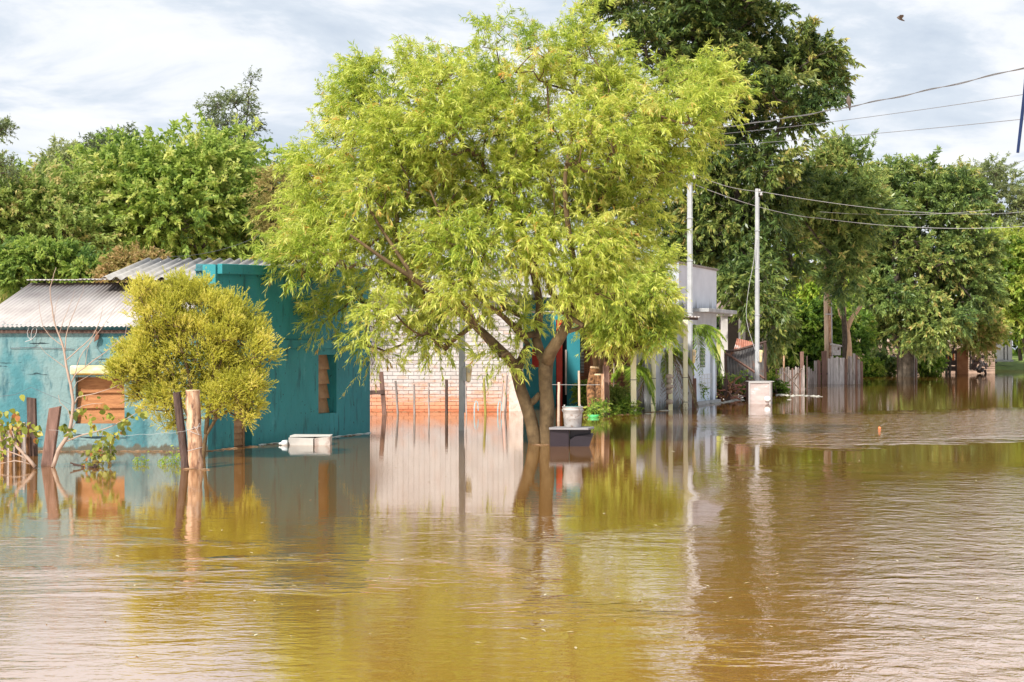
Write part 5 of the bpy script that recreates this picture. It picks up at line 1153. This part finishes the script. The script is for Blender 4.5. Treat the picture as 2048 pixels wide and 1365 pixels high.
# ------------------------------------------------------------------ trees behind the turquoise house
GL = 'trees behind the turquoise house'
def dtree(label, D, base, trunks, lobes, lm, leafs=90000, cat='tree', name='broadleaf_tree', **k):
    q = 2.6 if k.get('group') == GL else 1.0; D *= q; trunks = [(a, b*q, c*q) for a, b, c in trunks]
    d = dict(clumps=120, per=7, csize=.6, sprigs=3, k=12, Ls=.7, leafL=.2, leafW=.075, droop=.25, hang=.35, dr=.9, dj=1.2, inner=.5)
    d.update(k)
    for kk in ('csize', 'Ls', 'leafL', 'leafW', 'dj'): d[kk] *= q
    d['rtip'] = d.get('rtip', .006)*q; d['maxr'] = d.get('maxr', .09)*q; d['step'] = .35*q
    d['k'] = max(3, int(leafs/(d['clumps']*d['per']*d['sprigs'])))
    return tree(name, label, cat, D, base, trunks, lobes, lm, k.pop('bark', BARKD) if False else BARKD, **d)
dtree('broad bright green tree filling the middle behind the zinc roof', 46, (340, 700), [([(330, 760), (332, 650), (330, 560), (325, 470), (310, 380)], .2, .06), ([(330, 600), (380, 500), (430, 420)], .12, .04), ([(330, 600), (260, 500), (220, 430)], .12, .04)],
      [(190, 410, 50, 40), (230, 365, 55, 40), (300, 352, 60, 45), (370, 345, 58, 45), (260, 420, 85, 65), (350, 410, 90, 70), (440, 350, 50, 55), (420, 310, 35, 30), (440, 430, 75, 65), (210, 480, 60, 50), (290, 500, 80, 50), (380, 500, 90, 45), (470, 500, 60, 50), (500, 440, 45, 45), (190, 530, 40, 35), (250, 545, 45, 25)],
      L_FAR, 120000, group=GL, clumps=200, csize=.55, Ls=.75, scatter=1.4, upb=.7, leafL=.17, leafW=.075, tint=.55, tvar=.2)
dtree('darker green tree right of the bright one, its top reaching the willow', 52, (520, 700), [([(520, 760), (515, 600), (500, 480), (470, 380)], .16, .05), ([(512, 560), (540, 460), (550, 400)], .1, .04)],
      [(450, 320, 30, 45), (470, 380, 45, 45), (530, 370, 40, 28), (560, 365, 25, 22), (520, 440, 60, 50), (560, 480, 60, 60), (500, 530, 80, 40), (600, 540, 60, 40), (585, 430, 30, 40)], L_FAR, 50000, group=GL, clumps=95, tint=.45, scatter=1.4, upb=.7)
dtree('olive brown tree at the far left edge with ferny tops', 44, (20, 700), [([(20, 760), (25, 600), (20, 480), (10, 400)], .18, .05), ([(25, 600), (80, 480), (110, 430)], .1, .03)],
      [(-30, 400, 50, 35), (20, 395, 45, 30), (60, 415, 55, 32), (-10, 440, 70, 55), (60, 470, 75, 55), (120, 450, 60, 50), (150, 410, 40, 35), (20, 530, 80, 40), (110, 530, 60, 35), (150, 490, 45, 50)], L_FARO, 95000, group=GL, clumps=150, csize=.5, leafL=.15, leafW=.05, tint=.55, tvar=.25, scatter=1.5, upb=.7)
dtree('hazy green tree with fine drooping top left of the bright tree', 58, (140, 700), [([(140, 760), (145, 560), (150, 430), (150, 350)], .15, .05)],
      [(130, 345, 38, 30), (165, 330, 30, 28), (100, 370, 35, 25), (150, 390, 60, 45), (190, 350, 35, 35)], L_FTH, 32000, group=GL, clumps=60, tint=.75, leafL=.2, leafW=.06)
dtree('tall airy tree with bare upright twigs standing above all on the left', 56, (470, 700), [([(470, 760), (468, 500), (466, 380), (462, 320), (455, 260)], .10, .035), ([(466, 400), (480, 320), (492, 250), (497, 200), (503, 162)], .05, .014), ([(464, 350), (440, 290), (420, 235)], .04, .014), ([(466, 340), (470, 260), (475, 220)], .035, .012)],
      [(425, 212, 20, 12), (450, 205, 22, 14), (478, 200, 22, 14), (500, 200, 12, 14), (432, 240, 16, 12), (455, 245, 25, 16), (495, 235, 18, 10), (440, 270, 20, 14), (470, 275, 26, 16), (500, 260, 16, 10), (515, 255, 10, 6), (430, 300, 18, 12), (475, 305, 28, 18), (500, 162, 7, 6), (420, 335, 20, 20)],
      L_FTH, 15000, group=GL, clumps=75, per=5, csize=.24, Ls=.35, leafL=.10, leafW=.03, tint=.3, dj=.5, sprigs=3, rtip=.009, power=.3, okfrom=.75)
dtree('small ferny sprays standing up left of the bright tree', 50, (235, 520), [([(240, 520), (238, 400), (225, 330), (215, 300)], .05, .015), ([(238, 400), (250, 340), (242, 285)], .03, .012)],
      [(195, 290, 22, 10), (225, 285, 22, 10), (245, 272, 16, 8), (210, 305, 28, 12), (250, 300, 18, 10), (185, 305, 12, 12)], L_FTH, 6500, group=GL, clumps=36, per=5, csize=.2, Ls=.35, leafL=.11, leafW=.03, tint=.25, dj=.3, rtip=.008, okfrom=.6)
dtree('thin fern-like twig tip entering at the left edge against the sky', 40, (-40, 520), [([(-45, 520), (-30, 400), (-20, 320), (-8, 280)], .05, .012)],
      [(-5, 262, 22, 8), (8, 258, 12, 5), (-18, 275, 18, 10), (0, 325, 14, 8), (20, 335, 10, 7)], L_FTH, 3500, group=GL, clumps=22, per=4, csize=.15, Ls=.28, leafL=.10, leafW=.028, tint=.3, dj=.2, rtip=.006, okfrom=.5)
dtree('brownish flowering shrub just above the zinc roof ridge', 37, (260, 600), [([(255, 640), (255, 590), (252, 560)], .04, .02)], [(225, 545, 25, 14), (260, 528, 28, 18), (285, 540, 20, 14), (245, 555, 35, 14), (300, 520, 16, 10)], L_RED, 15000, cat='shrub', name='shrub', clumps=40, csize=.22, Ls=.3, leafL=.09, leafW=.035, tint=.5, dj=.3)
dtree('dark leafy shrub rising behind the left end of the zinc roof', 38, (90, 600), [([(90, 640), (90, 580), (92, 540)], .05, .02)], [(30, 530, 50, 30), (90, 520, 50, 32), (140, 535, 35, 28), (0, 545, 40, 22), (60, 555, 60, 18), (180, 545, 30, 22)], L_FAR, 36000, cat='shrub', name='shrub', clumps=80, csize=.3, Ls=.35, leafL=.12, leafW=.05, tint=.4, dj=.5)
dtree('pale straw-coloured shrub between the bright tree and the willow', 42, (560, 700), [([(560, 760), (560, 560), (558, 460)], .06, .02)], [(555, 370, 22, 25), (560, 420, 32, 38), (575, 470, 32, 38)], L_RED, 14000, cat='shrub', name='shrub', clumps=40, csize=.3, Ls=.4, leafL=.12, leafW=.03, tint=.35, dj=.4)

# ------------------------------------------------------------------ tall dark tree and the right-hand trees
GR = 'trees along the far side on the right'
dtree('towering dark tree behind the willow whose crown leaves the top of the picture', 67, (1500, 760), [([(1500, 830), (1498, 700), (1490, 560), (1475, 420), (1440, 260), (1400, 120), (1370, 0)], .42, .12), ([(1485, 500), (1520, 380), (1560, 250), (1600, 170)], .2, .06), ([(1440, 260), (1340, 140), (1280, 40)], .14, .05), ([(1490, 560), (1420, 480), (1380, 420)], .14, .05)],
      [(1240, 5, 55, 38), (1290, 60, 60, 50), (1330, -20, 70, 60), (1390, 60, 80, 70), (1440, -20, 80, 70), (1350, 130, 60, 60), (1430, 150, 80, 65), (1490, 60, 70, 60), (1520, 30, 35, 40), (1500, 150, 75, 60), (1560, 130, 60, 45), (1615, 110, 50, 42), (1630, 160, 48, 50), (1650, 140, 28, 40), (1590, 200, 60, 45), (1540, 230, 50, 35), (1480, 240, 60, 50), (1600, 235, 26, 24),
       (1450, 320, 70, 55), (1510, 320, 55, 45), (1400, 380, 60, 50), (1470, 400, 85, 60), (1550, 380, 55, 48), (1530, 440, 60, 50), (1440, 470, 80, 55), (1390, 450, 50, 60), (1510, 530, 75, 55), (1560, 510, 45, 50), (1450, 550, 60, 50), (1370, 520, 40, 40), (1520, 610, 60, 48), (1470, 610, 30, 35), (1545, 660, 35, 30), (1340, 440, 40, 50), (1515, 600, 26, 34, -7.5), (1535, 650, 26, 30, -7.5), (1470, 585, 18, 12, -7.5), (1500, 555, 40, 25, -7)],
      L_DRK, 230000, group=GR, name='dark_tree', clumps=330, per=7, csize=.75, sprigs=3, Ls=.75, leafL=.26, leafW=.08, droop=.35, hang=.6, tint=.44, tvar=.17, dj=1.8, okfrom=.5, inner=.4, rtip=.01)
dtree('slender tree with drooping leaves and a loose top tuft over the power pole', 75.5, (1650, 760), [([(1690, 790, 6), (1688, 640, 5), (1670, 500, 2), (1665, 400), (1672, 320)], .18, .05), ([(1672, 520), (1630, 470), (1600, 430)], .08, .03)],
      [(1665, 295, 22, 20), (1685, 315, 22, 22), (1660, 335, 20, 18), (1640, 380, 45, 28), (1600, 370, 35, 35), (1690, 390, 50, 38), (1650, 430, 60, 38), (1700, 450, 45, 45), (1670, 500, 38, 45), (1690, 545, 28, 32), (1600, 420, 40, 30), (1730, 420, 30, 40)],
      L_MNG, 60000, group=GR, name='dark_tree', clumps=110, per=6, csize=.65, Ls=.8, leafL=.30, leafW=.08, droop=.2, hang=.25, upb=.7, scatter=1.2, tint=.56, tvar=.14)
dtree('bright lime-green tree between the tall dark tree and the power pole', 96, (1620, 760), [([(1640, 790), (1625, 650), (1600, 540)], .14, .06), ([(1625, 640), (1660, 560), (1680, 520)], .08, .04)],
      [(1590, 520, 45, 45), (1630, 560, 55, 50), (1600, 600, 50, 40), (1650, 610, 50, 45), (1590, 470, 35, 35), (1690, 620, 35, 40), (1640, 480, 40, 30)], L_YEL, 55000, group=GR, clumps=90, csize=.6, leafL=.26, leafW=.10, tint=.5, tvar=.2)
dtree('dense round glossy shrub behind the thin picket fence', 84, (1600, 760), [([(1600, 790), (1598, 720), (1590, 660)], .1, .05)],
      [(1590, 650, 50, 35), (1560, 690, 45, 40), (1620, 680, 55, 45), (1600, 720, 60, 35), (1650, 640, 40, 28), (1545, 740, 22, 25), (1700, 660, 30, 25), (1705, 690, 28, 22), (1640, 720, 40, 30), (1720, 710, 14, 16)], L_GRN, 80000, cat='shrub', name='shrub', clumps=130, csize=.5, Ls=.5, leafL=.20, leafW=.085, tint=.42, tvar=.25)
dtree('broad dark mango tree with grey-green leaves right of the power pole', 97, (1815, 752), [([(1815, 780), (1813, 700), (1805, 620), (1790, 520), (1800, 420)], .42, .14), ([(1820, 780), (1823, 700), (1850, 600), (1900, 500)], .3, .1), ([(1800, 780), (1798, 700), (1770, 620), (1740, 560)], .2, .08)],
      [(1740, 400, 45, 45), (1790, 370, 50, 38), (1840, 365, 50, 35), (1890, 370, 48, 38), (1770, 450, 70, 50), (1850, 440, 80, 55), (1930, 420, 45, 45), (1730, 520, 50, 50), (1800, 530, 80, 55), (1880, 520, 80, 55), (1950, 490, 45, 50), (1750, 600, 50, 40), (1820, 610, 70, 45), (1890, 600, 70, 45), (1950, 570, 45, 45), (1760, 645, 40, 30), (1830, 665, 50, 24), (1890, 650, 50, 25), (1735, 655, 20, 16), (1720, 610, 22, 30)],
      L_MNG, 170000, group=GR, name='mango_tree', clumps=260, per=7, csize=.85, Ls=.85, leafL=.30, leafW=.095, droop=.25, hang=.3, tint=.50, tvar=.16, dj=2.2, rtip=.012, inner=.45)
dtree('airy grey-green tree with fine leaves at the upper right', 135, (2000, 720), [([(1990, 760), (1975, 600), (1960, 460), (1955, 380)], .35, .12), ([(1975, 560), (2030, 460), (2060, 420)], .2, .08)],
      [(1960, 345, 45, 22), (1930, 370, 35, 20), (2000, 370, 40, 22), (1970, 400, 50, 25), (2030, 395, 35, 25), (2060, 420, 40, 35), (1990, 440, 70, 35), (2040, 480, 60, 40), (2080, 500, 50, 50)], L_FTH, 42000, group=GR, clumps=110, per=6, csize=1.1, Ls=1.2, leafL=.34, leafW=.10, tint=.6, tvar=.2, dj=2.5, rtip=.02)
dtree('bright leafy tree overhanging the white gate pillars at the right edge', 126, (2045, 720), [([(2062, 740), (2055, 690), (2040, 640), (2030, 560)], .55, .2), ([(2055, 700), (2075, 620), (2090, 560)], .3, .15)],
      [(2010, 560, 40, 35), (2040, 520, 45, 45), (1990, 600, 30, 28), (2030, 610, 45, 40), (2065, 580, 45, 60), (1995, 640, 24, 20), (2045, 655, 22, 18), (1975, 560, 30, 30), (2090, 640, 35, 40), (2000, 500, 40, 35)], L_GRN, 60000, group=GR, clumps=110, csize=1.0, Ls=1.0, leafL=.36, leafW=.15, tint=.62, tvar=.2, dj=2)
dtree('orange-tinged small tree before the long brick house', 107, (1900, 745), [([(1893, 755), (1893, 700), (1890, 660), (1880, 620)], .1, .05), ([(1898, 755), (1905, 705), (1920, 670), (1930, 640)], .1, .05), ([(1940, 740), (1941, 700), (1942, 665)], .06, .03)],
      [(1920, 650, 32, 22), (1950, 640, 30, 25), (1975, 660, 24, 24), (1940, 675, 30, 18), (1900, 630, 28, 20), (1965, 690, 14, 20)], L_OLV, 22000, group=GR, clumps=55, csize=.7, Ls=.7, leafL=.26, leafW=.10, tint=.72, tvar=.2, dj=1)
for x, y, D, lb, lm_, s_ in ((1760, 725, 102, 'low blue-green shrub at the water left of the mango trunk', L_MNG, 1.0), (1855, 722, 101, 'green weedy shrub right of the mango trunk guard', L_GRN, 1.2), (1868, 700, 109, 'small yellow-leaved shrub beside the dark gate', L_YEL, .8), (1742, 738, 99, 'weed clump at the end of the board fence', L_GRN, .7)):
    dtree(lb, D, (x, 745), [([(x, 756), (x, y+8), (x+2, y-6)], .06, .03)], [(x-12*s_, y+4, 14*s_, 16*s_), (x+10*s_, y+6, 14*s_, 16*s_), (x, y-8*s_, 12*s_, 14*s_), (x, y+14, 22*s_, 10*s_)], lm_, 7000, cat='shrub', name='shrub', clumps=26, csize=.4, Ls=.4, leafL=.2, leafW=.09, tint=.5, dj=.4)
# pollarded pale stub tree
pt = thing('pollard_stub', 'pale pollarded branches forking behind the meter box', 'tree', W(1695, 740, 81)-Vector((0, 0, W(1695, 740, 81).z)))
for pts, r0, r1 in (([(1698, 770), (1698, 700), (1694, 660), (1688, 640), (1688, 615)], .2, .12), ([(1694, 660), (1702, 640), (1716, 620), (1722, 612)], .14, .10), ([(1690, 645), (1680, 630), (1676, 612)], .10, .06)):
    P = [q for q, _ in spline([W(a, b, 81) for a, b in pts], .25)]; MB().tube(P, [r0+(r1-r0)*i/(len(P)-1) for i in range(len(P))], 8).build('branch', flat('pale_orange_bark', (.50, .33, .20), .9), pt, smooth=True)
# shrubs around the white house
for x, y, D, lb, lm_, s_, n_ in ((1235, 800, 43, 'reddish straggly weeds at the foot of the brown brick wall', L_OLV, 1.3, 9000), (1250, 825, 42.5, 'low green weeds on the water just right of the stumps', L_GRN, .7, 4000), (1215, 838-20, 43.5, 'dark green weeds behind the brown posts', L_GRN, .7, 3000), (1193, 822, 40.6, 'bright green leafy plant growing out of the green basin', L_GRN, .45, 1500),
        (1545, 775, 62, 'green creeper clump at the left end of the thin picket fence', L_GRN, 1.0, 8000), (1480, 770, 55.6, 'sparse green creeper before the scrap iron shed', L_GRN, .9, 2200), (1172, 790, 47.5, 'dark green plant in the corner of the teal house', L_GRN, .8, 4000), (1440, 770, 55, 'weedy growth beside the white house corner', L_OLV, .7, 3500), (1390, 778, 50, 'leafy weeds at the door of the white house', L_GRN, .4, 500)):
    dtree(lb, D, (x, DW(0)*0+y+10), [([(x, y+25), (x, y+5), (x+2, y-8)], .03, .015)], [(x-12*s_, y, 13*s_, 14*s_), (x+11*s_, y+3, 14*s_, 12*s_), (x, y-12*s_, 11*s_, 12*s_)], lm_, n_, cat='plant', name='weed_plant', clumps=20, csize=.16, Ls=.22, leafL=.085, leafW=.035, tint=.5, dj=.2, step=.15)

# ------------------------------------------------------------------ palms
GREENW = flat('frond_rib', (.16, .20, .05), .7, bump=0)
def palm(label, D, x, ytop, ybase, fronds, tw=.2, dead=()):
    root = thing('palm', label, 'palm', W(x, 0, D)-Vector((0, 0, W(x, 0, D).z)))
    P = [q for q, _ in spline([W(x+1, ybase+12, D), W(x, (ytop+ybase)/2, D), W(x, ytop, D)], .12)]
    MB().tube(P, [tw*(1+.10*(i % 2)) for i in range(len(P))], 10).build('trunk', mat('palm_trunk', [(.3, (.09, .06, .05)), (.7, (.22, .15, .13))], scale=6, rough=.95, bump=1, bscale=16, bdist=.03), root)
    c = W(x, ytop, D)
    def frond(ang, L, droop, lm, up, nl=46, ll=.36):
        d = np.array([math.cos(ang), math.sin(ang)*.9, 0]); t = np.linspace(0.02, 1, 16)
        pts = np.array(c)+d*(t*L*(1-.18*t))[:, None]+np.array([0, 0, 1])*(up*t*L-droop*L*t**2.0)[:, None]
        mb = MB().tube([tuple(p) for p in pts], [.012*(1-.8*q)+.002 for q in t], 4); 
        tt = np.repeat(np.linspace(.18, 1, nl), 2); ip = np.stack([np.interp(tt, t, pts[:, i]) for i in range(3)], 1)
        tan = unit(np.stack([np.gradient(pts[:, i]) for i in range(3)], 1)); it = np.stack([np.interp(tt, t, tan[:, i]) for i in range(3)], 1)
        side = unit(np.cross(it, np.array([[0, 0, 1.]]))); sg = np.tile([1, -1], nl)[:, None]
        dr = unit(side*sg*.8+it*.6+np.array([0, 0, -.35])+rng.normal(size=ip.shape)*.08)
        Lr = ll*np.sin(np.clip(tt, .1, .97)*math.pi*.9+.25)**.7; Lr = np.abs(Lr)+.05
        V, Q = leaf_geo(ip, dr, Lr, np.full(len(ip), .028), .1)
        o = bpy.data.objects.new('frond', np_mesh('frond', V, Q, lm, np.clip(rng.normal(.45, .15, len(ip)), 0, 1), worg(root))); COL.objects.link(o); o.parent = root
        mb.build('midrib', GREENW, o)
    for a, L, dr, up in fronds: frond(R(a), L, dr, L_YEL if up > .2 else L_GRN, up)
    for a, L, dr, up in dead: frond(R(a), L, dr, L_BRN, up, 30, .30)
    return root
palm('palm with skirt of dead brown fronds among the white porch posts', 46.2, 1328, 700, 815,
     [(-10, 1.2, .8, .3), (20, 1.2, .9, .3), (160, 1.2, 1.0, .25), (190, 1.1, .95, .3), (-90, 1.3, 1.1, .3), (90, 1.3, .9, .35), (50, 1.2, .8, .5)],
     .17, [(-20, 1.3, 1.7, .1), (10, 1.4, 1.6, .1), (-60, 1.2, 1.9, .05), (-110, 1.3, 1.8, .05), (170, 1.4, 1.7, .1), (-150, 1.3, 1.8, .1), (-85, 1.1, 2.1, .05), (200, 1.2, 2, 0), (-35, 1.1, 2.1, .05)])
palm('young green palm drooping in front of the pale blue door', 47.8, 1384, 655, 808, [(0, 1.3, .75, .45), (25, 1.2, .8, .4), (-25, 1.3, .9, .35), (-50, 1.2, 1.1, .3), (160, .9, .9, .3), (-80, 1.2, 1.4, .2), (-30, 1.3, 1.5, .15), (70, 1.0, .7, .5), (-10, 1.2, 1.3, .2)], .06)
palm('low grey-green palm arching over the yard wall behind the posts', 44.2, 1262, 735, 826, [(0, .85, 1.2, .5), (-30, .9, 1.3, .4), (180, .7, 1.0, .5), (150, .7, 1.0, .45), (-90, .8, 1.2, .4), (30, .8, .9, .5), (-15, .9, 1.6, .2)], .05)

# far woods closing the horizon
fwL = [(x, 640+random.uniform(-30, 30), 90, 70) for x in range(-400, 2600, 110)]
lbw = lobes_world(fwL, 190, .6, 4)
CCf, AAf, CIf = sample_lobes(lbw, 700, 6, 2.2, .3)
nf_ = len(AAf); V, Q, ti = sprig_leaves(AAf, unit(rng.normal(size=(nf_, 3))+np.array([0, -.3, .6])), 2.0, 14, .95, .5, tintbase=np.clip(.35+rng.normal(size=len(CCf))*.2, 0, 1)[CIf])
o = bpy.data.objects.new('far_woods', np_mesh('far_woods', V, Q, L_GRN, ti)); COL.objects.link(o); tag(o, 'distant green woods closing the horizon behind the houses', 'woods', kind='stuff')

# ------------------------------------------------------------------ litter and leaves adrift
fl = MB(); rg = random.Random(4)
for i in range(330):
    D = rg.choice([rg.uniform(9, 24), rg.uniform(9, 16), rg.uniform(22, 45)]); px = rg.uniform(-60, 2100)
    if D > 25 and px < 1000: continue
    p = W(px, 0, D); a = rg.uniform(0, 6.3); r = rg.uniform(.006, .02)*(1.6 if D > 25 else 1)
    u = Vector((math.cos(a), math.sin(a), 0))*r*1.7; v = Vector((-math.sin(a), math.cos(a), 0))*r*.6; c = Vector((p.x, D, .003)); k = len(fl.v)
    fl.v += [tuple(c-u), tuple(c-v+Vector((0, 0, .004))), tuple(c+u+Vector((0, 0, .005))), tuple(c+v+Vector((0, 0, .004)))]; fl.f.append((k, k+1, k+2, k+3))
tag(fl.build('floating_leaves', mat('adrift_leaf', [(.35, (.30, .22, .08)), (.6, (.55, .50, .36))], scale=2, rough=.7, bump=0)), 'tiny leaves and flecks scattered adrift over the brown water', 'leaves', kind='stuff')
dr_ = MB()
for (x0, y0, x1, y1, n_) in ((0, 903, 415, 902, 46), (415, 902, 740, 867, 26), (742, 824, 1010, 824, 26), (1040, 890, 1100, 890, 8), (370, 938, 408, 939, 6), (1160, 836, 1340, 822, 22), (1560, 782, 1725, 769, 26)):
    for i in range(n_):
        t = rg.random(); px, py = x0+(x1-x0)*t, y0+(y1-y0)*t; D = DW(py)-rg.uniform(.02, .22); p = W(px, 0, D); a = rg.uniform(-.5, .5); L = rg.uniform(.02, .12)
        d = Vector((math.cos(a), math.sin(a)*.6, rg.uniform(-.05, .05))); c = Vector((p.x, D, .006)); dr_.tube([c-d*L, c+d*L*.2+Vector((0, 0, .006)), c+d*L], [.003, .006, .003], 4)
tag(dr_.build('caught_debris', mat('silt_debris', [(.35, (.10, .055, .03)), (.6, (.34, .22, .13))], scale=5, rough=.9, bump=0)), 'bits of twig and silt caught along walls and posts at the waterline', 'debris', kind='stuff')
